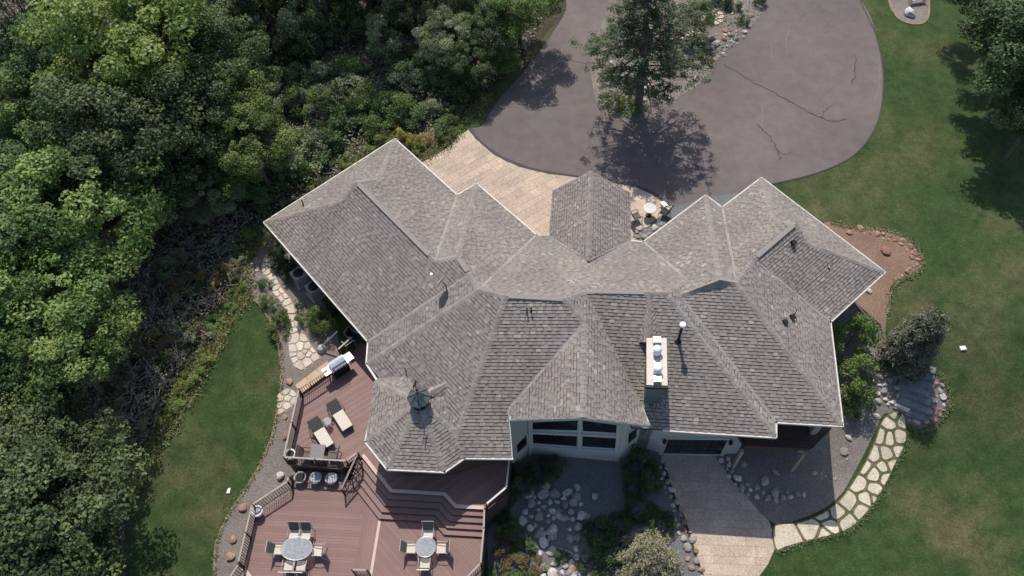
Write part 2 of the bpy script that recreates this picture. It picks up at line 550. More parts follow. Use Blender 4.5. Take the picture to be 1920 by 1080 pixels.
M['rock_pale'] = mat_tint('pale_boulder', [(0.0, (0.50, 0.46, 0.42)), (1.0, (0.60, 0.56, 0.52))], 0.85, (2.0, (0.7, 0.7, 0.7), (1.15, 1.13, 1.1)), 8, 0.03, use_obj=True)

M['leaf_bright'] = mat_leaf('bright_spring_leaf', (0.038, 0.074, 0.013), (0.098, 0.150, 0.027), (0.18, 0.225, 0.048), 0.32)
M['leaf_yellow'] = mat_leaf('yellow_green_leaf', (0.058, 0.092, 0.014), (0.125, 0.165, 0.025), (0.20, 0.23, 0.045), 0.32)
M['leaf_mid'] = mat_leaf('mid_green_leaf', (0.028, 0.058, 0.016), (0.055, 0.098, 0.026), (0.095, 0.145, 0.04), 0.28)
M['leaf_dark'] = mat_leaf('dark_green_leaf', (0.018, 0.036, 0.010), (0.038, 0.062, 0.017), (0.070, 0.098, 0.028), 0.22)
M['leaf_olive'] = mat_leaf('olive_oak_leaf', (0.030, 0.046, 0.015), (0.064, 0.088, 0.026), (0.120, 0.145, 0.045), 0.25)
M['needle_pine'] = mat_leaf('pine_needle', (0.03, 0.05, 0.02), (0.06, 0.088, 0.033), (0.10, 0.13, 0.05), 0.15)
M['needle_spruce'] = mat_leaf('spruce_needle', (0.05, 0.058, 0.034), (0.085, 0.09, 0.055), (0.135, 0.135, 0.085), 0.12)
M['needle_tan'] = mat_leaf('tan_juniper_needle', (0.09, 0.085, 0.05), (0.16, 0.15, 0.085), (0.26, 0.23, 0.14), 0.12)
M['leaf_under'] = mat_leaf('sage_understorey_leaf', (0.062, 0.080, 0.038), (0.135, 0.165, 0.076), (0.235, 0.26, 0.14), 0.25)
M['leaf_gold'] = mat_leaf('golden_leaf', (0.13, 0.13, 0.012), (0.25, 0.22, 0.02), (0.40, 0.33, 0.03), 0.3)
M['leaf_red'] = mat_leaf('russet_leaf', (0.07, 0.06, 0.02), (0.12, 0.085, 0.03), (0.20, 0.12, 0.045), 0.25)
M['grass_blade'] = mat_leaf('tall_grass', (0.07, 0.092, 0.02), (0.14, 0.155, 0.04), (0.23, 0.205, 0.09), 0.3)
M['twig'] = mat_plain('dead_twig', (0.26, 0.225, 0.185), 0.95, 0, 0.4, 3)

# ------------------------------------------------------------------ the ground: one lattice shared by every sheet
XS = [-600, -250, -120, -70, -52] + [-44 + 0.6 * i for i in range(151)] + [56, 75, 120, 250, 600]
YS = [-500, -200, -80, -20] + [-2 + 0.6 * i for i in range(116)] + [78, 90, 120, 250, 600]
HT = [[gh(x, y) for x in XS] for y in YS]

def sheet(name, poly, dz, mat, kind='structure', skirt=None):
    """a flat-lying region draped on the ground lattice, dz above it"""
    xs = [p[0] for p in poly]; ys = [p[1] for p in poly]
    x0, x1, y0, y1 = min(xs), max(xs), min(ys), max(ys)
    verts, faces, key = [], [], {}
    def vid(x, y, z):
        k = (round(x, 4), round(y, 4), round(z, 4))
        if k not in key:
            key[k] = len(verts); verts.append((x, y, z))
        return key[k]
    for j in range(len(YS) - 1):
        if YS[j + 1] < y0 or YS[j] > y1: continue
        for i in range(len(XS) - 1):
            if XS[i + 1] < x0 or XS[i] > x1: continue
            P = [(XS[i], YS[j], HT[j][i]), (XS[i + 1], YS[j], HT[j][i + 1]), (XS[i + 1], YS[j + 1], HT[j + 1][i + 1]), (XS[i], YS[j + 1], HT[j + 1][i])]
            for tri in ((P[0], P[1], P[2]), (P[0], P[2], P[3])):
                c = clip_poly(poly, [(q[0], q[1]) for q in tri])
                if len(c) < 3 or abs(area(c)) < 1e-5: continue
                (ax, ay, az), (bx, by, bz), (cx, cy, cz) = tri
                den = (by - cy) * (ax - cx) + (cx - bx) * (ay - cy)
                ids = []
                for x, y in c:
                    l1 = ((by - cy) * (x - cx) + (cx - bx) * (y - cy)) / den
                    l2 = ((cy - ay) * (x - cx) + (ax - cx) * (y - cy)) / den
                    k = vid(x, y, l1 * az + l2 * bz + (1 - l1 - l2) * cz + dz)
                    if not ids or ids[-1] != k: ids.append(k)
                if len(ids) > 2 and ids[0] == ids[-1]: ids.pop()
                if len(set(ids)) == len(ids) and len(ids) > 2:
                    if area(c) < 0: ids.reverse()
                    faces.append(ids)
    me = bpy.data.meshes.new(name)
    me.from_pydata(verts, [], faces)
    me.materials.append(mat)
    o = link_mesh(name, me)
    if kind: o['kind'] = kind
    return o

def gp_(pts, dz=0.0):
    return [(lambda p: (p.x, p.y))(G(*p)) for p in pts]

# base lawn
verts = [(x, y, HT[j][i]) for j, y in enumerate(YS) for i, x in enumerate(XS)]
nx = len(XS)
faces = [(j * nx + i, j * nx + i + 1, (j + 1) * nx + i + 1, (j + 1) * nx + i) for j in range(len(YS) - 1) for i in range(nx - 1)]
faces = [q for f in faces for q in ((f[0], f[1], f[2]), (f[0], f[2], f[3]))]
me = bpy.data.meshes.new('lawn'); me.from_pydata(verts, [], faces); me.materials.append(M['lawn'])
link_mesh('lawn', me)['kind'] = 'structure'

forest_px = [(240, 1090), (238, 1000), (245, 900), (290, 820), (300, 760), (340, 690), (380, 620), (430, 560), (440, 520), (420, 480), (470, 440), (500, 415), (560, 380), (640, 330), (720, 290), (800, 280), (836, 255), (880, 200), (925, 170), (960, 130), (1010, 80), (1050, 30), (1075, 0)]
forest_poly = gp_(forest_px)
forest_poly = forest_poly + [(4, 62), (6, 80), (-20, 140), (-200, 160), (-300, 60), (-200, -60), (-60, -40), (-30, -5), (-23, 8)]
forest_poly = [tuple(p) for p in forest_poly]
FOREST = forest_poly
sheet('forest_floor', forest_poly, 0.012, M['forest'])
rough_px = [(238, 905), (262, 850), (300, 790), (322, 735), (352, 680), (395, 620), (440, 560), (452, 520), (428, 486), (478, 440), (505, 410), (585, 368), (660, 318), (735, 280), (810, 270), (845, 250), (885, 196), (920, 176), (905, 205), (870, 235), (850, 268), (800, 300), (735, 330), (600, 400), (520, 440), (470, 490), (478, 550), (440, 600), (400, 680), (365, 745), (330, 800), (292, 860), (262, 920), (245, 940)]
sheet('rough_grass_strip', smooth_closed(gp_(rough_px), 3), 0.022, M['dry_grass'])

drive = smooth_closed(gp_([(905, 235), (932, 190), (985, 130), (1030, 70), (1062, 5)]) + [(3.5, 58), (6, 66), (11, 74), (24, 74), (25.5, 60)] + gp_([(1612, 0), (1643, 70), (1656, 150), (1645, 230), (1602, 290), (1530, 325), (1440, 347), (1385, 362), (1320, 376), (1260, 387), (1210, 356), (1150, 341), (1080, 331), (1000, 318), (940, 295), (900, 265), (881, 242)]), 5)
sheet('driveway', drive, 0.02, M['asphalt'])
drv = bpy.data.objects['driveway']

def strip(name, pts, w, dz, mat, parent=None, kind=None, jag=0.0):
    """narrow ribbon lying on the ground"""
    P = smooth_open([Vector((p[0], p[1], 0)) for p in pts], 9 if jag else 5)
    P = [p + Vector((rnd.gauss(0, jag), rnd.gauss(0, jag), 0)) for p in P]
    vs_, fs = [], []
    for i, p in enumerate(P):
        d = (P[min(i + 1, len(P) - 1)] - P[max(i - 1, 0)]).normalized()
        n = Vector((-d.y, d.x, 0)) * (w / 2) * (0.7 + 0.6 * rnd.random())
        for q in (p + n, p - n): vs_.append((q.x, q.y, gh(q.x, q.y) + dz))
        if i: fs.append((2 * i - 2, 2 * i - 1, 2 * i + 1, 2 * i))
    me = bpy.data.meshes.new(name); me.from_pydata(vs_, [], fs); me.materials.append(mat)
    o = link_mesh(name, me, parent)
    if kind: o['kind'] = kind
    return o

for pts, w in (([(1357, 122), (1420, 158), (1480, 190), (1540, 222), (1570, 227), (1587, 224)], 0.10), ([(1420, 234), (1447, 262), (1458, 285), (1461, 301)], 0.07),
               ([(1281, 286), (1305, 312), (1322, 336), (1332, 366)], 0.10), ([(1604, 105), (1602, 140), (1597, 158)], 0.07), ([(1024, 102), (1068, 114), (1112, 121)], 0.07),
               ([(1090, 331), (1130, 316), (1150, 300)], 0.05), ([(1450, 280), (1470, 290), (1484, 286)], 0.04), ([(1540, 222), (1548, 206), (1562, 198)], 0.04), ([(1322, 336), (1336, 330), (1344, 318)], 0.04)):
    strip('asphalt_crack', gp_(pts), w, 0.028, M['sealant'], drv, None, 0.05)
PALE = mat_plain('pale_scuff', (0.175, 0.152, 0.138), 0.9)
for pts in ([(1445, 80), (1447, 100), (1452, 118)], [(1480, 45), (1474, 80), (1476, 110)], [(1650, 120), (1648, 160), (1640, 190)], [(1430, 200), (1428, 240)]):
    strip('tyre_scuff', gp_(pts), 0.05, 0.026, PALE, drv, None, 0.03)

apron = gp_([(881, 242), (900, 265), (940, 295), (1000, 318), (1080, 331), (1150, 341), (1210, 356), (1260, 387)])
apron = [(p.x, p.y) for p in smooth_open([Vector((a[0], a[1], 0)) for a in apron], 5)] + gp_([(1200, 470), (1190, 500), (990, 500), (860, 420), (740, 345), (792, 299)])
apr = sheet('concrete_apron', apron, 0.012, M['joint'])
lowdrv = [(7.6, 16.6), (11.2, 16.4)] + gp_([(1352, 870), (1375, 905), (1412, 940), (1436, 965), (1451, 1000), (1452, 1030), (1440, 1058), (1420, 1085), (1400, 1130), (1345, 1130), (1322, 1085), (1306, 1040), (1294, 1000), (1284, 970), (1266, 930), (1250, 880)])
low = sheet('lower_driveway', lowdrv, 0.012, M['joint'])

def tiles(parent, poly, a, b, rz, dz, mat, gap=0.007, h=0.010, name='paving_tile', limit=300):
    """stamped ashlar: alternating long and short stones in running courses"""
    c, s = math.cos(rz), math.sin(rz)
    R = lambda x, y: (c * x - s * y, s * x + c * y)
    L = [(c * x + s * y, -s * x + c * y) for x, y in poly]
    x0, x1 = min(p[0] for p in L), max(p[0] for p in L)
    y0, y1 = min(p[1] for p in L), max(p[1] for p in L)
    n = 0
    y = y0
    while y < y1:
        bh = b * (1.0 if int((y - y0) / b) % 3 else 0.72)
        x = x0 - rnd.random() * a
        while x < x1:
            w = a * rnd.choice((0.6, 1.0, 1.0, 1.45))
            q = clip_poly(L, [(x + gap, y + gap), (x + w - gap, y + gap), (x + w - gap, y + bh - gap), (x + gap, y + bh - gap)])
            x += w
            if len(q) < 3 or abs(area(q)) < 0.02: continue
            q = [R(*p) for p in q]
            cx = sum(p[0] for p in q) / len(q); cy = sum(p[1] for p in q) / len(q); cz = gh(cx, cy)
            mb = MB((cx, cy, cz))
            mb.prism(q, [gh(*p) + dz for p in q], [gh(*p) + dz + h for p in q])
            mb.build(name, mat, parent).location = (cx, cy, cz)
            n += 1
        y += bh
    return n
tiles(apr, apron, 0.95, 0.62, math.radians(33), 0.012, M['stamped'])
tiles(low, lowdrv, 0.85, 0.55, math.radians(-5), 0.012, M['stamped'])

# beds
grav_w = smooth_closed(gp_([(520, 452), (478, 470), (442, 505), (462, 545), (497, 585), (520, 640), (528, 700), (521, 765), (506, 830), (472, 900), (432, 960), (406, 1020), (402, 1090), (404, 1140)]) + [(-12, 8), (-12, 16.5), (-11.2, 20)] + gp_([(640, 660), (590, 540)]), 4)
sheet('gravel_bed', grav_w, 0.03, M['gravel'])
mulch_e = smooth_closed(gp_([(1545, 418), (1600, 428), (1650, 432), (1692, 443), (1720, 466), (1728, 492), (1716, 514), (1690, 525), (1671, 545), (1664, 580), (1650, 610), (1610, 610), (1590, 560), (1560, 480)]), 4)
sheet('mulch_bed', mulch_e, 0.036, M['mulch'])
grav_e = smooth_closed(gp_([(1600, 520), (1655, 530), (1668, 560), (1660, 610), (1665, 660), (1700, 692), (1742, 696), (1766, 712), (1779, 740), (1774, 772), (1752, 798), (1720, 808), (1694, 792), (1660, 775), (1640, 810), (1610, 870), (1565, 940), (1480, 980), (1440, 975), (1395, 925), (1360, 880), (1340, 850)]) + [(11.5, 17.5), (15.5, 19), (16, 22)], 4)
sheet('gravel_bed', grav_e, 0.03, M['gravel'])
garden = smooth_closed(gp_([(1238, 850), (1248, 900), (1268, 950), (1288, 1000), (1300, 1040), (1320, 1090), (1340, 1140), (1000, 1140), (915, 1140)]) + [(-1.9, 10), (-1.9, 12.5), (-0.3, 14), (-0.3, 17), (3, 17.5), (7.4, 17)], 3)
sheet('garden_gravel', garden, 0.03, M['blue_gravel'])
isl = smooth_closed(gp_([(1112, 165), (1108, 130), (1112, 95), (1130, 40), (1150, -10), (1200, -60), (1400, -60), (1436, -8), (1418, 40), (1350, 108), (1312, 158), (1285, 175), (1240, 205), (1200, 226), (1150, 225), (1122, 200)]), 4)
sheet('island_bed', isl, 0.03, M['gravel'])
bed_n = smooth_closed(gp_([(1668, -20), (1667, 10), (1680, 30), (1700, 42), (1726, 44), (1739, 32), (1742, 0), (1740, -25)]), 4)
sheet('mulch_bed', bed_n, 0.03, M['gravel'])
grav_n = gp_([(1262, 389), (1300, 377), (1350, 367), (1392, 361), (1400, 380), (1360, 420), (1200, 480), (1180, 470), (1188, 440)])
sheet('pebble_strip', grav_n, 0.034, M['blue_gravel'])
bed_nw = smooth_closed(gp_([(795, 300), (840, 272), (850, 262), (835, 240), (790, 250), (740, 262), (735, 290)]), 4)
sheet('mulch_bed', bed_nw, 0.028, M['mulch'])
for pts in ([(478, 470), (442, 505), (462, 545), (497, 585), (520, 640), (528, 700), (521, 765), (506, 830), (472, 900), (432, 960), (406, 1020), (402, 1090)],
            [(1560, 420), (1600, 427), (1650, 431), (1692, 442), (1721, 466), (1729, 492), (1716, 515), (1690, 526), (1671, 546), (1664, 590)],
            [(1745, 697), (1767, 712), (1780, 740), (1775, 773), (1752, 799), (1720, 809), (1694, 793)],
            [(1667, 0), (1680, 31), (1700, 43), (1726, 45), (1740, 32), (1742, 0)]):
    strip('bed_edging', gp_(pts), 0.13, 0.05, M['edging'], None, 'structure')
strip('driveway_edge', gp_([(881, 242), (900, 265), (940, 295), (1000, 318), (1080, 331), (1150, 341), (1210, 356), (1258, 386)]), 0.22, 0.034, M['asphalt_edge'], None, 'structure')
strip('driveway_edge', gp_([(1385, 362), (1440, 347), (1530, 325), (1602, 290), (1645, 230), (1656, 150), (1643, 70), (1612, 2)]), 0.09, 0.034, M['asphalt_edge'], None, 'structure')
strip('driveway_edge', gp_([(905, 235), (932, 190), (985, 130), (1030, 70), (1060, 8)]), 0.10, 0.034, M['asphalt_edge'], None, 'structure')

# ------------------------------------------------------------------ the house: roof measured vertex by vertex
PV = dict(A=(740, 262, 0), B=(497, 417, 0), C=(692, 640, 0), D=(689, 682, 0), DD=(712, 717, 0), E=(857, 368, 0), F=(893, 346, 0), G=(1005, 442, 0), K=(1207, 455, 0), P2=(1323, 368, 0), M=(1354, 391, 0), Q=(1428, 335, 0), R=(1657, 510, 0), S=(1555, 603, 0),
          T1=(1578, 797, 0), T2=(1453, 790, 0), T3=(1453, 818, 0), T4=(1245, 805, 0), S1=(960, 858, 0), O5=(870, 857, 0),
          W1=(640, 378, 1.92), W3=(710, 335, 1.91), Wp=(668, 342, 2.66), Ra=(816, 490, 2.66), Rb=(857, 482, 3.07), Tt=(880, 515, 3.09), H=(897, 544, 3.38), a=(948, 556, 3.73), b=(1060, 562, 3.64), c=(1099, 547, 3.12), d=(1249, 550, 3.06), e=(1287, 525, 2.2),
          n=(1095, 607, 3.11), m=(953, 768, 1.1), k=(1275, 554, 2.79), q=(1350, 526, 3.26), r=(1381, 532, 2.9), s=(1413, 487, 2.42), u=(1490, 421, 2.42), w1=(1515, 457, 1.75), w2=(1450, 412, 1.75),
          g1=(957, 787, 1.08), gp=(1093, 783, 3.08), g2=(1218, 798, 1.15), m2=(1203, 762, 1.2),
          pf=(1108, 321, 1.62), pl=(1037, 358, 0.0), pr=(1181, 362, 0.0), pbl=(1030, 446, 0.0), pbr=(1182, 453, 0.0), prb=(1104, 490, 1.62))
RV = {k: at(*v) for k, v in PV.items()}
RV['X'] = Vector((-3.5, 14.5, 0))
RV['T4w'] = RV['T4'] + (RV['T4'] - RV['T3']).normalized() * 1.6
RV['jw'] = RV['c'] + Vector((-0.6, -0.1, 0))
oc = Vector((-4.8, 16.84, 1.52))
OV = [at(687, 828, 0), at(727, 878, 0), at(833, 883, 0)]
o5 = Vector((-2.2, 14.85, 0))
OV += [o5]
c0 = Vector((oc.x, oc.y, 0))
OV += [2 * c0 - p for p in OV]
for i, p in enumerate(OV): RV['o%d' % i] = p
RV['oc'] = oc
# cricket behind the chimney, saddle beside the turret
RV['k1'] = at(1218, 555, 3.08); RV['k2'] = at(1213, 642, 2.33); RV['k3'] = at(1243, 636, 2.02); RV['k4'] = at(1199, 642, 2.05)
RV['y1'] = at(800, 738, 1.32); RV['y2'] = at(838, 719, 1.2); RV['y3'] = at(806, 727, 0.95); RV['y4'] = at(835, 757, 0.72)

ROOF = [  # eave edge first: the courses run along it
    ('A', 'B', 'W1', 'W3'), ('B', 'C', 'Tt', 'Rb', 'Ra', 'Wp', 'W1'), ('E', 'A', 'W3', 'Wp', 'Ra'), ('F', 'E', 'Ra', 'Rb'), ('G', 'F', 'Rb', 'Tt', 'H'),
    ('C', 'D', 'H', 'Tt'), ('K', 'G', 'H', 'a', 'b', 'c', 'd', 'e'), ('D', 'X', 'a', 'H'), ('X', 'S1', 'm', 'n', 'b', 'a'),
    ('m', 'g1', 'gp', 'n'), ('g2', 'm2', 'c', 'b', 'n', 'gp'), ('T4w', 'T3', 'd', 'jw'), ('T3', 'T2', 'k', 'e', 'd'), ('T2', 'T1', 'r', 'q', 'k'),
    ('T1', 'S', 's', 'r'), ('S', 'R', 'w1', 'u', 's'), ('R', 'Q', 'w2', 'w1'), ('Q', 'M', 'r', 's', 'u', 'w2'), ('M', 'P2', 'q', 'r'), ('P2', 'K', 'e', 'k', 'q'),
    ('pl', 'pbl', 'prb', 'pf'), ('pbr', 'pr', 'pf', 'prb'),
    ('o0', 'o1', 'oc'), ('o1', 'o2', 'oc'), ('o2', 'o3', 'oc'), ('o3', 'o4', 'oc'), ('o6', 'o7', 'oc'), ('o7', 'o0', 'oc'), ('k1', 'k2', 'k3'), ('k1', 'k4', 'k2'), ('y2', 'y1', 'y3'), ('y2', 'y4', 'y1')]
house = empty('house', (3.0, 22.0, -2.8))
HO = house.location
tag(house, 'sprawling grey shingled house with hipped wings, turret roof and pale gutters', 'house')

from mathutils.geometry import tessellate_polygon
ROOFTRI = []
PIECES = []          # every shingle with its distance to the near end of the garden
for fi, names in enumerate(ROOF):
    P = [RV[k] for k in names]
    tris = [tuple(t) for t in tessellate_polygon([P])]
    nrm = Vector((0, 0, 0))
    for i in range(len(P)):
        nrm += P[i].cross(P[(i + 1) % len(P)])
    if nrm.z < 0: nrm = -nrm
    nrm.normalize()
    ROOFTRI.append((P, tris))
    mb = MB(HO)
    lo = [p - Vector((0, 0, 0.16)) for p in P]
    m_ = len(P)
    mb.add(list(P) + lo, [t if (P[t[1]] - P[t[0]]).cross(P[t[2]] - P[t[0]]).z > 0 else (t[0], t[2], t[1]) for t in tris]
           + [(t[2] + m_, t[1] + m_, t[0] + m_) for t in tris] + [(i, (i + 1) % m_, m_ + (i + 1) % m_, m_ + i) for i in range(m_)])
    slope = mb.build('roof_slope', M['roof_base'], house)
    u = Vector((P[1].x - P[0].x, P[1].y - P[0].y, 0))
    if names[0] in ('k1', 'y2'):
        u = Vector((-nrm.y, nrm.x, 0))
    if fi == 9 or fi == 10:       # gable slopes: courses follow the ridge
        u = RV['gp'] - RV['n']; u.z = 0
    u.normalize()
    nrm = (nrm - u * nrm.dot(u)).normalized()
    v = nrm.cross(u).normalized()
    if v.z < 0: v = -v; u = -u
    O = P[0] if names[0] not in ('k1',) else P[2]
    L = [((p - O).dot(u), (p - O).dot(v)) for p in P]
    if area(L) < 0: L = list(reversed(L))
    tl = []
    for t in tris:
        A3 = [P[i] for i in t]
        tl.append(([((p - O).dot(u), (p - O).dot(v)) for p in A3], [(p - O).dot(nrm) for p in A3]))
    def height(x, y):
        best = None
        for T, w in tl:
            (ax, ay), (bx, by), (cx, cy) = T
            den = (by - cy) * (ax - cx) + (cx - bx) * (ay - cy)
            if abs(den) < 1e-9: continue
            l1 = ((by - cy) * (x - cx) + (cx - bx) * (y - cy)) / den
            l2 = ((cy - ay) * (x - cx) + (ax - cx) * (y - cy)) / den
            l3 = 1 - l1 - l2
            mn = min(l1, l2, l3)
            if best is None or mn > best[0]: best = (mn, l1 * w[0] + l2 * w[1] + l3 * w[2])
            if mn > -1e-6: break
        return best[1]
    e_ = 0.172
    y0, y1 = min(p[1] for p in L), max(p[1] for p in L)
    x0, x1 = min(p[0] for p in L), max(p[0] for p in L)
    row = 0
    y = y0 - 0.02
    while y < y1:
        yb = y + e_
        band = clip_poly(L, [(x0 - 1, y), (x1 + 1, y), (x1 + 1, yb), (x0 - 1, yb)])
        if len(band) >= 3:
            bx0, bx1 = min(p[0] for p in band), max(p[0] for p in band)
            x = bx0 - rnd.random() * 0.3
            tooth = rnd.random() < 0.5
            while x < bx1:
                tooth = not tooth
                w = rnd.choice((0.17, 0.22, 0.26, 0.34)) if tooth else rnd.choice((0.10, 0.16, 0.24))
                yt = yb - (rnd.uniform(0.030, 0.042) if rnd.random() < 0.62 else 0.008)  # gap bares dark underlay to imitate the shadow lines between courses
                q = clip_poly(L, [(x, y), (x + w, y), (x + w, yt), (x, yt)])
                x += w
                if len(q) < 3 or abs(area(q)) < 0.003: continue
                thick = rnd.uniform(0.050, 0.064) if tooth else rnd.uniform(0.036, 0.044)
                tv = rnd.uniform(0.52, 0.72) if tooth else rnd.uniform(0.34, 0.52)
                if tooth and rnd.random() < 0.07: tv = rnd.uniform(0.74, 0.90)
                top, bot = [], []
                for px_, py_ in q:
                    h0 = height(px_, py_)
                    lift = 0.006 + thick * (1 - 0.45 * (py_ - y) / e_)
                    b3 = O + u * px_ + v * py_ + nrm * h0
                    top.append(b3 + nrm * lift); bot.append(b3 + nrm * 0.001)
                nq = len(q)
                fs = [tuple(range(nq))]
                for i in range(nq):
                    j = (i + 1) % nq
                    if q[i][1] > yt - 1e-4 and q[j][1] > yt - 1e-4: continue
                    fs.append((nq + i, nq + j, j, i))
                cen = sum((p for p in top), Vector()) / nq
                dist = (cen - Vector((0, 0, CAM_H))).length / math.sqrt(max(1e-4, (Vector((0, 0, CAM_H)) - cen).normalized().dot(nrm)))
                PIECES.append([dist if abs(area(q)) > 0.03 else 99, top + bot, fs, tv, slope, cen])
        y = yb
        row += 1
order = sorted(range(len(PIECES)), key=lambda i: PIECES[i][0])
single = set(order[:300])
by = {}
for i, pc in enumerate(PIECES):
    if i in single:
        mb = MB(pc[5]); mb.tint = pc[3]
        mb.add(pc[1], pc[2])
        o = mb.build('shingle', M['shingle'], pc[4], tint=True)
        o.location = pc[5] - HO
    else:
        mb = by.setdefault(pc[4].name, (MB(HO), pc[4]))[0]
        mb.tint = pc[3]
        mb.add(pc[1], pc[2])
for nm, (mb, sl) in by.items():
    mb.build('shingles', M['shingle'], sl, tint=True)['kind'] = 'stuff'
print('SHINGLES', len(PIECES))

def roofz(x, y):
    best = -9
    for P, tris in ROOFTRI:
        for t in tris:
            a, b, c = P[t[0]], P[t[1]], P[t[2]]
            den = (b.y - c.y) * (a.x - c.x) + (c.x - b.x) * (a.y - c.y)
            if abs(den) < 1e-9: continue
            l1 = ((b.y - c.y) * (x - c.x) + (c.x - b.x) * (y - c.y)) / den
            l2 = ((c.y - a.y) * (x - c.x) + (a.x - c.x) * (y - c.y)) / den
            if l1 > -1e-4 and l2 > -1e-4 and l1 + l2 < 1.0001:
                best = max(best, l1 * a.z + l2 * b.z + (1 - l1 - l2) * c.z)
    return best

def cap_run(a, b, w=0.15, lift=0.055, mat=None, step=0.24, name='ridge_cap', start=0.0, end=0.0):
    a, b = Vector(a), Vector(b)
    d = b - a; Ln = d.length; d.normalize()
    hd = Vector((d.x, d.y, 0)).normalized(); n = Vector((-hd.y, hd.x, 0))
    mb = MB(HO)
    s_ = start
    while s_ < Ln - end - 0.05:
        e2 = min(Ln - end, s_ + step)
        mb.tint = rnd.random()
        sec = []
        for t, up in ((s_, lift + 0.012), (e2, lift - 0.004)):
            c = a + d * t
            l = c + n * w; r = c - n * w
            zl = roofz(l.x, l.y); zr = roofz(r.x, r.y)
            zl = zl if zl > -8 and abs(zl - c.z) < 0.4 else c.z - 0.05
            zr = zr if zr > -8 and abs(zr - c.z) < 0.4 else c.z - 0.05
            sec.append([Vector((l.x, l.y, zl - 0.01)), Vector((l.x, l.y, zl + up)), c + Vector((0, 0, up + 0.005)), Vector((r.x, r.y, zr + up)), Vector((r.x, r.y, zr - 0.01))])
        vs_ = sec[0] + sec[1]
        fs = [(i, i + 1, 5 + i + 1, 5 + i) for i in range(4)] + [(4, 3, 2, 1, 0), (5, 6, 7, 8, 9)]
        mb.add(vs_, [tuple(reversed(f)) for f in fs])
        s_ = e2
    return mb.build(name, mat or M['cap'], house, tint=True)

for a_, b_ in [q.split() for q in ('A W3', 'B W1', 'W1 Wp', 'W3 Wp', 'Wp Ra', 'F Rb', 'Ra Rb', 'Rb Tt', 'Tt H', 'D H', 'H a', 'X a', 'a b', 'b n', 'b c', 'gp n', 'c d', 'T3 d', 'd e', 'P2 q', 'q k', 'q r', 'T1 r', 'r s', 's u', 'Q w2', 'R w1', 'w1 u', 'w2 u', 'pf prb', 'o0 oc', 'o1 oc', 'o2 oc', 'o3 oc', 'o7 oc', 'k1 k2', 'y1 y2')]:
    cap_run(RV[a_], RV[b_])
for a_, b_ in [q.split() for q in ('C Tt', 'E Ra', 'G H', 'K e', 'M r', 'S s', 'T2 k', 'n m', 'pbl prb', 'pbr prb')]:
    cap_run(RV[a_], RV[b_], 0.07, 0.05, M['valley'], 3.0, 'valley_flashing')
# ridge vents: raised boxes over the ridge, their south sides in shade
for a_, b_, t0, t1 in (('Wp', 'Ra', 0.03, 0.93), ('Rb', 'Tt', 0.1, 0.85), ('a', 'b', 0.05, 0.95), ('c', 'd', 0.08, 0.72), ('u', 's', 0.03, 0.93)):
    a3, b3 = RV[a_].lerp(RV[b_], t0), RV[a_].lerp(RV[b_], t1)
    up = Vector((0, 0, 0.062))
    MB(HO).beam(a3 + up, b3 + up, 0.26, 0.035).build('ridge_vent', M['cap'], house, tint=True)

# gutters
def gutter(a, b, ext=0.06):
    a, b = Vector(a), Vector(b)
    d = (b - a).normalized(); n = Vector((d.y, -d.x, 0))
    mid = (a + b) / 2
    if roofz(mid.x + n.x * 0.3, mid.y + n.y * 0.3) > -8: n = -n
    o_ = n * 0.055 + Vector((0, 0, -0.045))
    mb = MB(HO)
    mb.beam(a + o_ - d * ext, b + o_ + d * ext, 0.105, 0.13)
    return mb.build('gutter', M['white'], house)
EAVES = ['A B', 'B C', 'C D', 'D DD', 'A E', 'E F', 'F G', 'G pbl', 'pbr K', 'K P2', 'P2 M', 'M Q', 'Q R', 'R S', 'S T1', 'T1 T2', 'T2 T3', 'T3 T4', 'o0 o1', 'o1 o2', 'o2 O5', 'O5 S1', 'DD o0']
for q in EAVES:
    a_, b_ = q.split()
    gutter(RV[a_], RV[b_])
for a_, b_ in (('S1', 'm'), ('m', 'g1'), ('g2', 'm2')):
    MB(HO).beam(RV[a_] + Vector((0, 0, -0.05)), RV[b_] + Vector((0, 0, -0.05)), 0.08, 0.16).build('rake_trim', M['frame'], house)
for a_, b_ in (('g1', 'gp'), ('gp', 'g2'), ('pl', 'pf'), ('pf', 'pr'), ('pl', 'pbl'), ('pr', 'pbr')):
    MB(HO).beam(RV[a_] + Vector((0, 0, -0.07)), RV[b_] + Vector((0, 0, -0.07)), 0.06, 0.16).build('fascia_board', M['wood_old'] if a_[0] == 'p' else M['frame'], house)
# little gable walls of the wings, facing away
for t in (('W1', 'W3', 'Wp'), ('w1', 'w2', 'u')):
    P = [RV[k] - Vector((0, 0, 0.05)) for k in t]
    c = sum(P, Vector()) / 3
    inn = (Vector((3, 22, 0)) - c); inn.z = 0; inn.normalize()
    MB(HO).add([p for p in P] + [p + inn * 0.12 for p in P], [(0, 1, 2), (5, 4, 3), (0, 3, 4, 1), (1, 4, 5, 2), (2, 5, 3, 0)]).build('gable_wall', M['siding'], house)

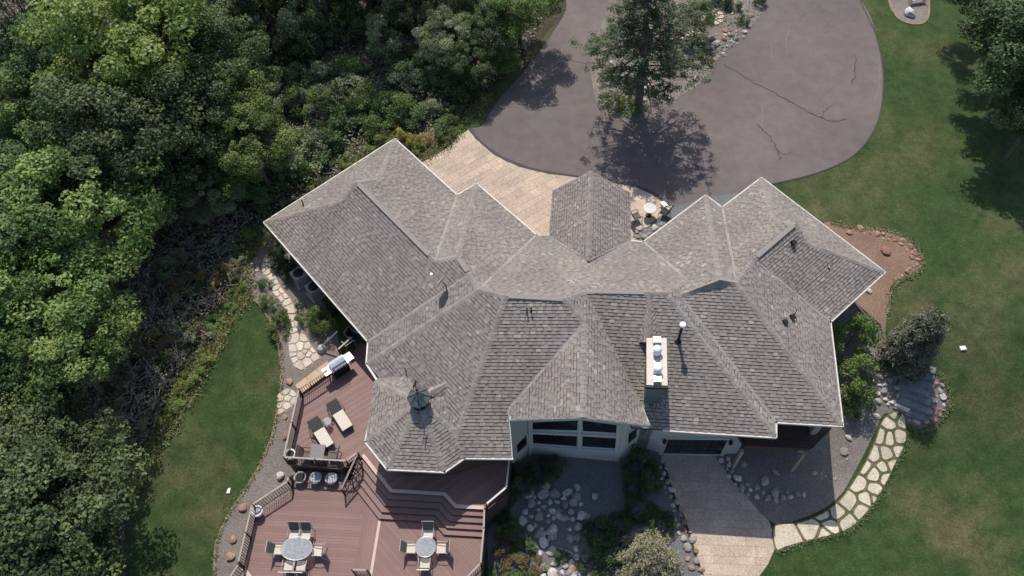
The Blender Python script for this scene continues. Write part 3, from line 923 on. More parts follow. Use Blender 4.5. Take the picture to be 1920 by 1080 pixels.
# walls
ring = [RV[k] for k in ('A', 'B', 'C', 'D', 'DD', 'o0', 'o1', 'o2', 'O5', 'S1')]
north = [RV[k] for k in ('T1', 'S', 'R', 'Q', 'M', 'P2', 'K', 'G', 'F', 'E')]
full = [(p.x, p.y) for p in ring] + [(12.5, 14.7), (12.7, 15.5)] + [(p.x, p.y) for p in north]
ins = offset_poly(full, 0.55)
bay_z = -5.3
bA, bB, bC, bD = (at(962, 880, bay_z), at(993, 850, bay_z), at(1160, 866, bay_z), at(1197, 836, bay_z))
gl, gr_ = at(1236, 850, bay_z), at(1356, 852, bay_z)
wall_pts = ins[:8] + [(-1.3, ins[8][1]), (-0.75, ins[9][1]), (bA.x - 0.02, bA.y)]
south = [(bB.x, bB.y), (bC.x, bC.y), (bD.x, bD.y), (bD.x, gl.y), (gl.x, gl.y), (gr_.x, gr_.y), (12.0, 16.0), (12.4, 17.3), (15.0, 17.0)]
wp = wall_pts + south + ins[12:]
def wall_run(pts, z0, z1, mat, name='wall', th=0.2):
    for i in range(len(pts) - 1):
        a, b = Vector((pts[i][0], pts[i][1], 0)), Vector((pts[i + 1][0], pts[i + 1][1], 0))
        if (b - a).length < 0.05: continue
        d = (b - a).normalized(); n = Vector((-d.y, d.x, 0)) * th
        q = [a, b, b + n, a + n]
        MB(HO).prism([(p.x, p.y) for p in q], z0, z1).build(name, mat, house)
wall_run(wall_pts[:6], -5.6, -0.19, M['siding'])
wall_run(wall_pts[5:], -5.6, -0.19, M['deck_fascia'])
wall_run([(gr_.x, gr_.y)] + south[6:] + ins[12:] + [ins[0]], -5.6, -0.19, M['siding'])
# soffit under the level eaves
sof = [(p.x, p.y) for p in ring] + [(bA.x + 0.02, bA.y + 0.1), (bB.x, bB.y + 0.1), (bC.x, bC.y + 0.1), (bD.x, bD.y + 0.1), (6.9, 16.4), (7.0, 15.5), (12.5, 14.75), (12.7, 15.5)] + [(p.x, p.y) for p in north]
sof_in = offset_poly(sof, 0.02)
mb = MB(HO)
t3 = [Vector((p[0], p[1], -0.18)) for p in sof_in]
mb.add(t3, [tuple(reversed(t)) if (t3[t[1]] - t3[t[0]]).cross(t3[t[2]] - t3[t[0]]).z > 0 else tuple(t) for t in [tuple(q) for q in tessellate_polygon([t3])]])
mb.build('soffit', M['soffit'], house)

# glazed bay under the prow gable
def quad_on(a, b, pix):
    return [on_wall(px, py, a, b) for px, py in pix]
def panel(pts, nrm, th, mat, name, parent, off=0.0):
    P = [p + nrm * off for p in pts]
    Q = [p - nrm * th for p in P]
    n = len(P)
    mb = MB(HO)
    mb.add(P + Q, [tuple(range(n)), tuple(range(2 * n - 1, n - 1, -1))] + [(i, n + i, n + (i + 1) % n, (i + 1) % n) for i in range(n)])
    return mb.build(name, mat, parent)
def outward(a, b):
    d = (b - a).normalized()
    return Vector((d.y, -d.x, 0))
def bay_window(a, b, pix, splits=(), fw=0.07):
    """frame, glass panes and mullions in the wall a-b, outlined by photo pixels (tl, tr, br, bl)"""
    n = outward(a, b)
    q = quad_on(a, b, pix)
    mb = MB(HO)
    for i in range(4):
        mb.beam(q[i] + n * 0.02, q[(i + 1) % 4] + n * 0.02, 0.09, fw + 0.03, n)
    fr = mb.build('window', M['frame'], house)
    edges = [0] + list(splits) + [1]
    for i in range(len(edges) - 1):
        t0, t1 = edges[i], edges[i + 1]
        g = [q[0].lerp(q[1], t0), q[0].lerp(q[1], t1), q[3].lerp(q[2], t1), q[3].lerp(q[2], t0)]
        panel(g, n, 0.03, M['glass'], 'pane', fr, 0.012)
        if i:
            MB(HO).beam(g[0] + n * 0.02, g[3] + n * 0.02, 0.05, 0.06, n).build('mullion', M['metal_dark'], fr)
        ins_ = [g[0].lerp(g[2], 0.04), g[1].lerp(g[3], 0.04), g[2].lerp(g[0], 0.04), g[3].lerp(g[1], 0.04)]
        mm = MB(HO)
        for k in range(4): mm.beam(ins_[k] + n * 0.02, ins_[(k + 1) % 4] + n * 0.02, 0.03, 0.035, n)
        mm.build('sash', M['metal_dark'], fr)
    return fr
nb = outward(bB, bC)
top_l = on_wall(994, 780, bB, bC); top_r = on_wall(1160, 788, bB, bC)
# brick wall, its top following the gable slopes
def gable_z(x, y): return max(-9, roofz(x, y)) - 0.22
def gable_wall(a, b, n, mat, name='wall', th=0.22, steps=6):
    a = Vector((a.x, a.y, 0)); b = Vector((b.x, b.y, 0))
    P = [a.lerp(b, i / steps) for i in range(steps + 1)]
    lo = [Vector((p.x, p.y, -5.6)) for p in P]
    hi = []
    for p in P:
        z = gable_z(p.x, p.y)
        hi.append(Vector((p.x, p.y, z if z > -3 else 0.6)))
    return panel(lo + list(reversed(hi)), n, th, mat, name, house)
gable_wall(bB, bC, nb, M['brick'])
gable_wall(bA, bB, outward(bA, bB), M['siding'])
gable_wall(bC, bD, outward(bC, bD), M['brick'], steps=2)
gable_wall(bD, gl, outward(bD, gl), M['brick'], steps=2)
bay_window(bB, bC, [(997, 789), (1085, 785), (1084, 806), (997, 804)])
bay_window(bB, bC, [(1091, 785), (1158, 794), (1157, 811), (1091, 807)])
bay_window(bB, bC, [(997, 811), (1084, 815), (1083, 836), (998, 830)], (0.27, 0.54))
bay_window(bB, bC, [(1091, 815), (1157, 819), (1155, 840), (1090, 836)], (0.63,))
for a_, b_ in (((994, 788), (994.5, 850)), ((1088, 783), (1086.5, 838)), ((1160.5, 792), (1156, 843))):
    p, q = on_wall(*a_, bB, bC), on_wall(*b_, bB, bC)
    MB(HO).beam(p + nb * 0.05, q + nb * 0.05, 0.16, 0.16, nb).build('bay_post', M['frame'], house)
MB(HO).beam(on_wall(995, 808, bB, bC) + nb * 0.05, on_wall(1158, 815, bB, bC) + nb * 0.05, 0.14, 0.14, nb).build('transom', M['frame'], house)
MB(HO).beam(on_wall(995, 833, bB, bC) + nb * 0.06, on_wall(1157, 843, bB, bC) + nb * 0.06, 0.10, 0.14, nb).build('window_sill', M['frame'], house)
bay_window(bA, bB, [(966, 833), (987, 812), (988, 832), (967, 852)])
bay_window(bC, bD, [(1176, 812), (1195, 798), (1194, 817), (1174, 834)])

# walk-out garage door
gn = outward(gl, gr_)
gwall = quad_on(gl, gr_, [(1238, 826), (1356, 830), (1346, 852), (1238, 850)])
panel([Vector((gl.x, gl.y, -5.6)), Vector((gr_.x, gr_.y, -5.6)), Vector((gr_.x, gr_.y, -0.19)), Vector((gl.x, gl.y, -0.19))], gn, 0.2, M['siding'], 'wall', house)
dtop = -3.05
da, db = gl.lerp(gr_, 0.07), gl.lerp(gr_, 0.95)
def door_pt(t, z): 
    p = da.lerp(db, t)
    return Vector((p.x, p.y, z))
door = panel([door_pt(0, -5.26), door_pt(1, -5.26), door_pt(1, dtop), door_pt(0, dtop)], gn, 0.06, M['metal_dark'], 'garage_door', house, 0.03)
for zi in range(4):
    z0 = -5.26 + zi * (dtop + 5.26) / 4
    z1 = -5.26 + (zi + 1) * (dtop + 5.26) / 4
    for k in range(4):
        panel([door_pt(k / 4 + 0.012, z0 + 0.05), door_pt((k + 1) / 4 - 0.012, z0 + 0.05), door_pt((k + 1) / 4 - 0.012, z1 - 0.03), door_pt(k / 4 + 0.012, z1 - 0.03)], gn, 0.02, M['glass'], 'pane', door, 0.045)
MB(HO).beam(door_pt(-0.02, dtop + 0.06) + gn * 0.04, door_pt(1.02, dtop + 0.06) + gn * 0.04, 0.12, 0.14, gn).build('door_trim', M['frame'], house)
MB(HO).beam(door_pt(0, -5.22) + gn * 0.06, door_pt(1, -5.22) + gn * 0.06, 0.06, 0.10, gn).build('door_sill', M['frame'], door)
for t in (-0.07, 1.06):
    p = door_pt(t, -3.35) + gn * 0.14
    mb = MB(HO); mb.lathe(p, [(0.03, 0.22), (0.11, 0.1), (0.12, -0.05), (0.06, -0.2)], 8); mb.beam(p + Vector((0, 0, 0.1)), p - gn * 0.14 + Vector((0, 0, 0.1)), 0.04, 0.04)
    mb.build('wall_lamp', M['metal_dark'], house)

# upper balcony under the south-east corner
bal = [at(1378, 806, -2.55), at(1397, 836, -2.55), at(1520, 842, -2.55), at(1556, 806, -2.55)]
bal = [(bal[0].x, bal[0].y), (bal[1].x, bal[1].y), (bal[2].x, bal[2].y), (bal[3].x, bal[3].y), (15.0, 17.1), (12.4, 17.3), (12.0, 16.1)]
balc = MB(HO).prism(bal, -2.85, -2.55).build('balcony', M['deck_fascia'], house)
for i in range(3):
    a, b = Vector((bal[i][0], bal[i][1], -2.5)), Vector((bal[i + 1][0], bal[i + 1][1], -2.5))
    if i != 1:
        for hgt in (0.06, 0.98):
            MB(HO).beam(a + Vector((0, 0, hgt)), b + Vector((0, 0, hgt)), 0.07, 0.07).build('handrail', M['bronze'], balc)
        mb = MB(HO)
        nb_ = int((b - a).length / 0.13)
        for k in range(1, nb_):
            p = a.lerp(b, k / nb_)
            mb.box((p.x, p.y, -2.0), (0.02, 0.02, 0.92))
        mb.build('balusters', M['bronze'], balc)['kind'] = 'stuff'
    else:
        MB(HO).beam(a + Vector((0, 0, 0.98)), b + Vector((0, 0, 0.98)), 0.05, 0.05).build('handrail', M['bronze'], balc)
        mb = MB(HO)
        nb_ = int((b - a).length / 0.13)
        for k in range(1, nb_):
            p = a.lerp(b, k / nb_)
            mb.box((p.x, p.y, -2.0), (0.02, 0.02, 0.92))
        mb.build('balusters', M['bronze'], balc)['kind'] = 'stuff'
for px_, py_ in ((1391, 846), (1506, 852)):
    p = at(px_, py_, -2.9)
    MB(HO).box((p.x, p.y, (-2.85 + gh(p.x, p.y)) / 2), (0.17, 0.17, -2.85 - gh(p.x, p.y) + 0.1)).build('balcony_post', M['wood_old'], balc)

# chimney
cz = 2.62
c4 = [at(1213, 722, cz), at(1251, 723, cz), at(1249, 634, cz), at(1213, 634, cz)]
cc = sum(c4, Vector()) / 4
chim = MB(HO).prism([(cc.x + (p.x - cc.x) * 0.88, cc.y + (p.y - cc.y) * 0.95) for p in c4], -5.5, cz - 0.16).build('chimney', M['slate_siding'], house)
u_ = (c4[1] - c4[0]).normalized(); v_ = (c4[3] - c4[0]).normalized()
wc, lc = (c4[1] - c4[0]).length, (c4[3] - c4[0]).length
def cpt(s, t, z): 
    p = c4[0].lerp(c4[1], s).lerp(c4[3].lerp(c4[2], s), t)
    return Vector((p.x, p.y, z))
for s0, s1 in ((-0.02, 0.33), (0.67, 1.02)):
    MB(HO).prism([(cpt(s, t, 0).x, cpt(s, t, 0).y) for s, t in ((s0, 0), (s1, 0), (s1, 1), (s0, 1))], cz - 0.16, cz + 0.02).build('chimney_cap', M['stone_cap'], chim)
MB(HO).prism([(cpt(s, t, 0).x, cpt(s, t, 0).y) for s, t in ((0.33, 0.0), (0.67, 0.0), (0.67, 1), (0.33, 1))], cz - 0.16, cz - 0.05).build('chimney_crown', M['metal_grey'], chim)
MB(HO).prism([(cpt(s, t, 0).x, cpt(s, t, 0).y) for s, t in ((-0.05, -0.035), (1.05, -0.035), (1.05, 0.0), (-0.05, 0.0))], cz - 0.22, cz - 0.03).build('cap_drip_edge', M['metal_dark'], chim)
for t in (0.28, 0.68):
    p = cpt(0.5, t, cz - 0.05)
    fl = MB(HO).lathe(p, [(0.20, 0), (0.20, 0.22), (0.13, 0.26), (0.13, 0.40)], 16).build('flue', M['metal_white'], chim, True)
    MB(HO).lathe(p, [(0.22, 0.42), (0.23, 0.45), (0.06, 0.54), (0.01, 0.55)], 16).build('flue_cap', M['metal_white'], fl, True)
for t in (0.1, 0.93):
    p = cpt(0.5, t, cz + 0.08)
    MB(HO).box(p, (0.38, 0.34, 0.24), -0.06).build('vent_box', M['metal_grey'], chim)
# sloped shoulder on the south face and the downpipe beside it
sp = cpt(0.42, 0.0, 0)
for x_ in (0.62, 0.78):
    p = cpt(x_, -0.06, 0)
    MB(HO).tube([(p.x, p.y, 0.9), (p.x - 0.02, p.y - 0.02, -3.2)], 0.055, 8).build('downpipe', M['metal_grey'], house)

# turret cupola with weathervane
cb = Vector((oc.x + 0.02, oc.y, 0))
cup = MB(HO).lathe(cb, [(0.42, 0.9), (0.42, 1.95)], 8).build('cupola', M['copper'], house)
MB(HO).lathe(cb, [(0.58, 1.93), (0.58, 1.99), (0.34, 2.17), (0.03, 2.46)], 8).build('cupola_roof', M['copper'], cup)
for k in range(8):
    a = math.pi * k / 4
    MB(HO).beam(cb + Vector((0.56 * math.cos(a), 0.56 * math.sin(a), 2.0)), cb + Vector((0.0, 0, 2.47)), 0.022, 0.022).build('roof_rib', M['metal_dark'], cup)
    a += math.pi / 8
    q = cb + Vector((0.40 * math.cos(a), 0.40 * math.sin(a), 1.45))
    MB(HO).box(q, (0.05, 0.22, 0.7), a).build('louvre', M['metal_dark'], cup)
vane = MB(HO)
vane.tube([cb + Vector((0, 0, 2.4)), cb + Vector((0, 0, 3.35))], 0.02, 6)
vane.lathe(cb + Vector((0, 0, 2.75)), [(0.01, -0.06), (0.06, 0), (0.01, 0.06)], 8)
vd = Vector((0.35, 0.9, 0)).normalized()
vane.beam(cb + Vector((0, 0, 2.95)) - vd * 0.38, cb + Vector((0, 0, 2.95)) + vd * 0.38, 0.025, 0.025)
vane.beam(cb + Vector((-0.16, 0.06, 2.72)), cb + Vector((0.16, -0.06, 2.72)), 0.016, 0.016)
vane.prism([(cb.x + vd.x * 0.36 - 0.09, cb.y + vd.y * 0.36), (cb.x + vd.x * 0.36 + 0.09, cb.y + vd.y * 0.36), (cb.x + vd.x * 0.55, cb.y + vd.y * 0.55)], 2.93, 2.97)
vane.add([cb + Vector((0, 0, 3.35)) + vd * s + Vector((w, 0, z)) for w in (-0.012, 0.012) for s, z in ((-0.2, 0), (0.05, -0.08), (0.2, 0.05), (0.1, 0.22), (-0.05, 0.12), (-0.18, 0.2))], [(0, 1, 2, 3, 4, 5), (11, 10, 9, 8, 7, 6)] + [(i, 6 + i, 6 + (i + 1) % 6, (i + 1) % 6) for i in range(6)])
vane.build('weathervane', M['metal_dark'], cup)

# vents and pipes on the slopes
def pipe(px, py, z, r=0.035, mat='metal_dark', hood=False):
    p = at(px, py, z)
    b0 = roofz(p.x, p.y) - 0.05
    mb = MB(HO).tube([(p.x, p.y, b0), (p.x, p.y, z)], r, 8)
    o = mb.build('vent_pipe', M[mat], house)
    MB(HO).lathe((p.x, p.y, b0), [(r * 3.2, 0.03), (r * 2, 0.09), (r * 1.02, 0.14)], 8).build('pipe_boot', M['metal_dark'], o)
    if hood:
        MB(HO).lathe((p.x, p.y, z), [(0.16, 0.0), (0.17, 0.05), (0.15, 0.11), (0.02, 0.13)], 16).build('pipe_cap', M['metal_white'], o, True)
    return o
pipe(1280, 610, 3.45, 0.075, 'metal_dark', True)
pipe(988, 576, 3.85); pipe(996, 575, 3.85)
pipe(565, 374, 1.1, 0.04)
pipe(759, 690, 1.35, 0.022)
pipe(1555, 500, 1.15, 0.035, 'metal_grey')
pipe(1495, 580, 1.75, 0.02)
for px_, py_ in ((1488, 455), (1472, 604), (1486, 594)):
    p = at(px_, py_, 1.6); p.z = roofz(p.x, p.y)
    p = at(px_, py_, p.z + 0.1)
    MB(HO).box(p, (0.24, 0.26, 0.22), 0.3, 0.25).build('roof_vent', M['black'], house)

# ------------------------------------------------------------------ two-level deck
ZU, ZL = -2.3, -3.0
def XY(px, py, z): 
    p = at(px, py, z); return (p.x, p.y)
lip = [XY(678, 855, ZU), XY(704, 888, ZU), XY(732, 923, ZU), XY(832, 929, ZU), XY(853, 952, ZU), XY(907, 955, ZU)]
up_poly = [XY(556, 752, ZU), XY(541, 872, ZU), XY(640, 880, ZU), XY(668, 858, ZU)] + lip + [XY(950, 917, ZU), (-0.55, 15.3), (-2.2, 16.5), (-6.5, 19.5), (-7.6, 21.6), XY(676, 640, ZU), XY(655, 672, ZU), XY(640, 690, ZU)]
low_poly = [XY(541, 893, ZL), XY(543, 922, ZL), XY(474, 972, ZL), XY(459, 1068, ZL), XY(440, 1150, ZL), XY(895, 1150, ZL), XY(903, 1062, ZL), XY(910, 985, ZL), XY(910, 945, ZL), XY(830, 920, ZL), XY(735, 905, ZL), XY(690, 850, ZL)]
deck = empty('wooden_deck', (-8.5, 14.5, -3.3)); DO = deck.location
tag(deck, 'reddish brown two level deck of narrow boards with corner steps', 'deck')

def boards(poly, rz, z, w=0.145, gap=0.0045, th=0.03, pw=0.02, seed=1):
    rr = random.Random(seed)
    c, s = math.cos(rz), math.sin(rz)
    L = [(c * x + s * y, -s * x + c * y) for x, y in poly]
    y0, y1 = min(p[1] for p in L), max(p[1] for p in L)
    x0, x1 = min(p[0] for p in L), max(p[0] for p in L)
    y = y0
    n = 0
    while y < y1:
        q = clip_poly(L, [(x0 - 1, y), (x1 + 1, y), (x1 + 1, y + w - gap), (x0 - 1, y + w - gap)])
        y += w
        if len(q) < 3 or abs(area(q)) < 0.01: continue
        q = [(c * a - s * b, s * a + c * b) for a, b in q]
        dz = rr.uniform(-0.002, 0.002)
        MB(DO).prism(q, z - th, z + dz).build('deck_board', M['deck'], deck)
        n += 1
    return n
div_a, div_b = XY(716, 950, ZL), XY(690, 1110, ZL)
ext = lambda a, b, t: (a[0] + (b[0] - a[0]) * t, a[1] + (b[1] - a[1]) * t)
da_, db_ = ext(div_a, div_b, -1.0), ext(div_a, div_b, 2.0)
dn = Vector((db_[1] - da_[1], da_[0] - db_[0], 0)).normalized()
def half(poly, sgn, off=0.0):
    d = Vector((db_[0] - da_[0], db_[1] - da_[1], 0)).normalized()
    n = Vector((-d.y, d.x, 0)) * sgn
    a = Vector((da_[0], da_[1], 0)) + n * off; b = Vector((db_[0], db_[1], 0)) + n * off
    q = [(a.x, a.y), (b.x, b.y), (b.x + n.x * 30, b.y + n.y * 30), (a.x + n.x * 30, a.y + n.y * 30)]
    if area(q) < 0: q.reverse()
    return clip_poly(poly, q)
nb1 = boards(half(low_poly, -1, 0.9), math.radians(-6), ZL, seed=3)
rim = [p for p in half(low_poly, -1, 0.075)]
rimL = clip_poly(rim, (lambda q: q if area(q) > 0 else list(reversed(q)))([(da_[0], da_[1]), (db_[0], db_[1]), (db_[0] - dn.x * -0.9, db_[1] - dn.y * -0.9), (da_[0] - dn.x * -0.9, da_[1] - dn.y * -0.9)])) 
if len(rimL) < 3 or max(abs((p[0] - da_[0]) * dn.x + (p[1] - da_[1]) * dn.y) for p in rimL) < 0.3:
    rimL = clip_poly(rim, (lambda q: q if area(q) > 0 else list(reversed(q)))([(da_[0], da_[1]), (db_[0], db_[1]), (db_[0] - dn.x * 0.9, db_[1] - dn.y * 0.9), (da_[0] - dn.x * 0.9, da_[1] - dn.y * 0.9)]))
nb2 = boards(rimL, math.atan2(db_[1] - da_[1], db_[0] - da_[0]), ZL, seed=4)
nb3 = boards(half(low_poly, 1, 0.075), math.radians(-48), ZL, seed=5)
nb4 = boards(up_poly, math.radians(33), ZU, seed=6)
print('BOARDS', nb1, nb2, nb3, nb4)
dv = [(da_[0] + dn.x * .07, da_[1] + dn.y * .07), (db_[0] + dn.x * .07, db_[1] + dn.y * .07), (db_[0] - dn.x * .07, db_[1] - dn.y * .07), (da_[0] - dn.x * .07, da_[1] - dn.y * .07)]
MB(DO).prism([q for q in clip_poly(low_poly, dv if area(dv) > 0 else dv[::-1])], ZL - 0.03, ZL + 0.001).build('divider_board', M['deck_trim'], deck)
# body under the boards
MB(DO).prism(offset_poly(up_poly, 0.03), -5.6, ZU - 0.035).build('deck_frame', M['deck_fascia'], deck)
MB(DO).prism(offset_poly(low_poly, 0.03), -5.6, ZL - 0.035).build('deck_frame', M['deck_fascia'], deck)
# steps that follow the lip
def off_line(pts, d):
    P = [Vector((p[0], p[1], 0)) for p in pts]
    out = []
    for i in range(len(P)):
        u = (P[i] - P[i - 1]).normalized() if i else (P[1] - P[0]).normalized()
        v = (P[i + 1] - P[i]).normalized() if i < len(P) - 1 else u
        n1 = Vector((u.y, -u.x, 0)); n2 = Vector((v.y, -v.x, 0))
        m = (n1 + n2).normalized()
        q = P[i] + m * d / max(0.4, m.dot(n1))
        out.append((q.x, q.y))
    return out
lip0 = [XY(660, 833, ZU)] + lip
lines = [off_line(lip0, 0.30 * k) for k in range(0, 5)]
# keep the flight between the stair rail on the west and the deck edge on the east
rail_a, rail_b = Vector((*XY(672, 856, ZU), 0)), Vector((*XY(641, 935, ZL), 0))
east = Vector((*XY(906, 950, ZU), 0))
def west_trim(ln):
    d = rail_b - rail_a; n = Vector((-d.y, d.x))
    a, b = Vector((ln[0][0], ln[0][1], 0)), Vector((ln[1][0], ln[1][1], 0))
    sa = (a - rail_a).x * n.x + (a - rail_a).y * n.y; sb = (b - rail_a).x * n.x + (b - rail_a).y * n.y
    if sa * sb < 0:
        q = a.lerp(b, sa / (sa - sb)); return [(q.x, q.y)] + ln[1:]
    # extend
    t = sa / (sa - sb) if abs(sa - sb) > 1e-6 else 0
    q = a + (b - a) * t
    return [(q.x, q.y)] + ln[1:]
lines = [west_trim(l) for l in lines]
for k in range(1, 5):
    zt = ZU - 0.14 * k
    a, b = lines[k - 1], lines[k]
    for i in range(len(a) - 1):
        MB(DO).prism([a[i], a[i + 1], b[i + 1], b[i]], zt - 0.035, zt).build('stair_tread', M['deck'], deck)
        r0 = off_line([a[i], a[i + 1]], 0.004)
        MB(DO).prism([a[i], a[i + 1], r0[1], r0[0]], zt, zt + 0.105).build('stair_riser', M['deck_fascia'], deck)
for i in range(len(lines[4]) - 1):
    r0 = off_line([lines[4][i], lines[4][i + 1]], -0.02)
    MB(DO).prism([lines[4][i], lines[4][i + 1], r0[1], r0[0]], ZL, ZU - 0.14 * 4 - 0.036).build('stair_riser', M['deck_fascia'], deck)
nose = [off_line(lip, -0.17), off_line(lip, 0.015)]
for i in range(len(lip) - 1):
    MB(DO).prism([nose[0][i], nose[0][i + 1], nose[1][i + 1], nose[1][i]], ZU + 0.003, ZU + 0.022).build('lip_board', M['deck_trim'], deck)
lb = [XY(459, 1062, ZL), XY(478, 1088, ZL), XY(500, 1120, ZL)]
lb2 = off_line(lb, 0.2)
MB(DO).prism([lb[0], lb[1], lb[2], lb2[2], lb2[1], lb2[0]], ZL + 0.003, ZL + 0.02).build('lip_board', M['deck_trim'], deck)

# railings
def railing(name, label, pts, zf, group, top='rail_top', spacing=0.125, ht=0.95, z_end=None):
    """pts: (x, y) along the foot; zf floor height; z_end lets it run down a stair"""
    P = [Vector((p[0], p[1], zf)) for p in pts]
    if z_end is not None: P[-1].z = z_end
    root = empty(name, (P[0] + P[-1]) / 2)
    tag(root, label, 'railing', group)
    o = root.location
    up = Vector((0, 0, 1))
    bal_me = MB().box((0, 0, 0), (0.022, 0.022, ht - 0.16)).mesh('baluster', M['bronze'])
    post_me = MB().box((0, 0, 0), (0.075, 0.075, ht + 0.03)).mesh('post', M['bronze'])
    for i in range(len(P)):
        q = link_mesh('post', post_me, root, P[i] - o + up * (ht / 2 + 0.015))
    for i in range(len(P) - 1):
        a, b = P[i], P[i + 1]
        MB(o).beam(a + up * ht, b + up * ht, 0.085, 0.045).build('top_rail', M[top], root)
        MB(o).beam(a + up * 0.09, b + up * 0.09, 0.04, 0.04).build('bottom_rail', M['bronze'], root)
        n = max(2, int((b - a).length / spacing))
        for k in range(1, n):
            link_mesh('baluster', bal_me, root, a.lerp(b, k / n) - o + up * (ht / 2 + 0.02))
        m = int((b - a).length / 2.4)
        for k in range(1, m + 1):
            link_mesh('post', post_me, root, a.lerp(b, k / (m + 1)) - o + up * (ht / 2 + 0.015))
    return root
zt_ = ZU + 0.95
RG = 'bronze deck railings'
railing('deck_railing', 'short bronze railing behind the grill along the tan stone landing', [XY(560, 729, zt_), XY(612, 695, zt_)], ZU, RG)
railing('deck_railing', 'bronze railing on the lawn side of the upper deck by the loungers', [XY(560, 731, zt_), XY(532, 857, zt_)], ZU, RG)
railing('deck_railing', 'railing in front of the square dark table on the upper deck', [XY(532, 857, zt_), XY(649, 864, zt_), XY(670, 849, zt_)], ZU, RG)
railing('deck_railing', 'sloping stair railing beside the corner steps near the three planters', [XY(671, 849, zt_), XY(640, 917, ZL + 0.95)], ZU, RG, z_end=ZL)
railing('deck_railing', 'long bronze railing round the lawn side of the lower deck', [XY(541, 893, ZL + .95), XY(539, 903, ZL + .95), XY(473, 946, ZL + .95), XY(447, 1054, ZL + .95)], ZL, RG)
railing('deck_railing', 'low end railing at the bottom left corner of the lower deck', [XY(447, 1058, ZL + .95), XY(425, 1092, ZL + .95), XY(410, 1130, ZL + .95)], ZL, RG)
railing('deck_railing', 'white topped railing between the upper deck and the rock garden', [XY(955, 862, zt_), XY(949, 914, zt_), XY(912, 945, zt_)], ZU, RG, 'white')
railing('deck_railing', 'bronze railing between the lower deck and the reddish shrubs', [XY(908, 955, ZL + .95), XY(907, 990, ZL + .95), XY(901, 1056, ZL + .95), XY(868, 1090, ZL + .95)], ZL, RG)
railing('deck_railing', 'small railing at the bottom edge beside the pale divider board', [XY(660, 1068, ZL + .95), XY(688, 1069, ZL + .95)], ZL, RG)
railing('deck_railing', 'railing under the eave beyond the grill towards the light post', [XY(634, 655, zt_), XY(660, 632, zt_)], ZU, RG)

# tan landing
land = [XY(550, 728, ZU), XY(556, 712, ZU), XY(575, 697, ZU), XY(612, 672, ZU), XY(624, 690, ZU), XY(612, 703, ZU), XY(563, 737, ZU)]
lo_ = sheet('stone_landing', smooth_closed(land, 2), 0.05, M['tan_stone'])
for i in range(3):
    t0, t1 = i / 3 + 0.01, (i + 1) / 3 - 0.01
    A_, B_ = ext(land[0], land[3], 1), None
    a0, a1 = ext(XY(553, 722, ZU), XY(614, 676, ZU), t0), ext(XY(553, 722, ZU), XY(614, 676, ZU), t1)
    b0, b1 = ext(XY(563, 739, ZU), XY(622, 694, ZU), t0), ext(XY(563, 739, ZU), XY(622, 694, ZU), t1)
    MB().prism([a0, a1, b1, b0], -3.9, ZU - 0.012).build('landing_slab', M['tan_stone'], lo_)

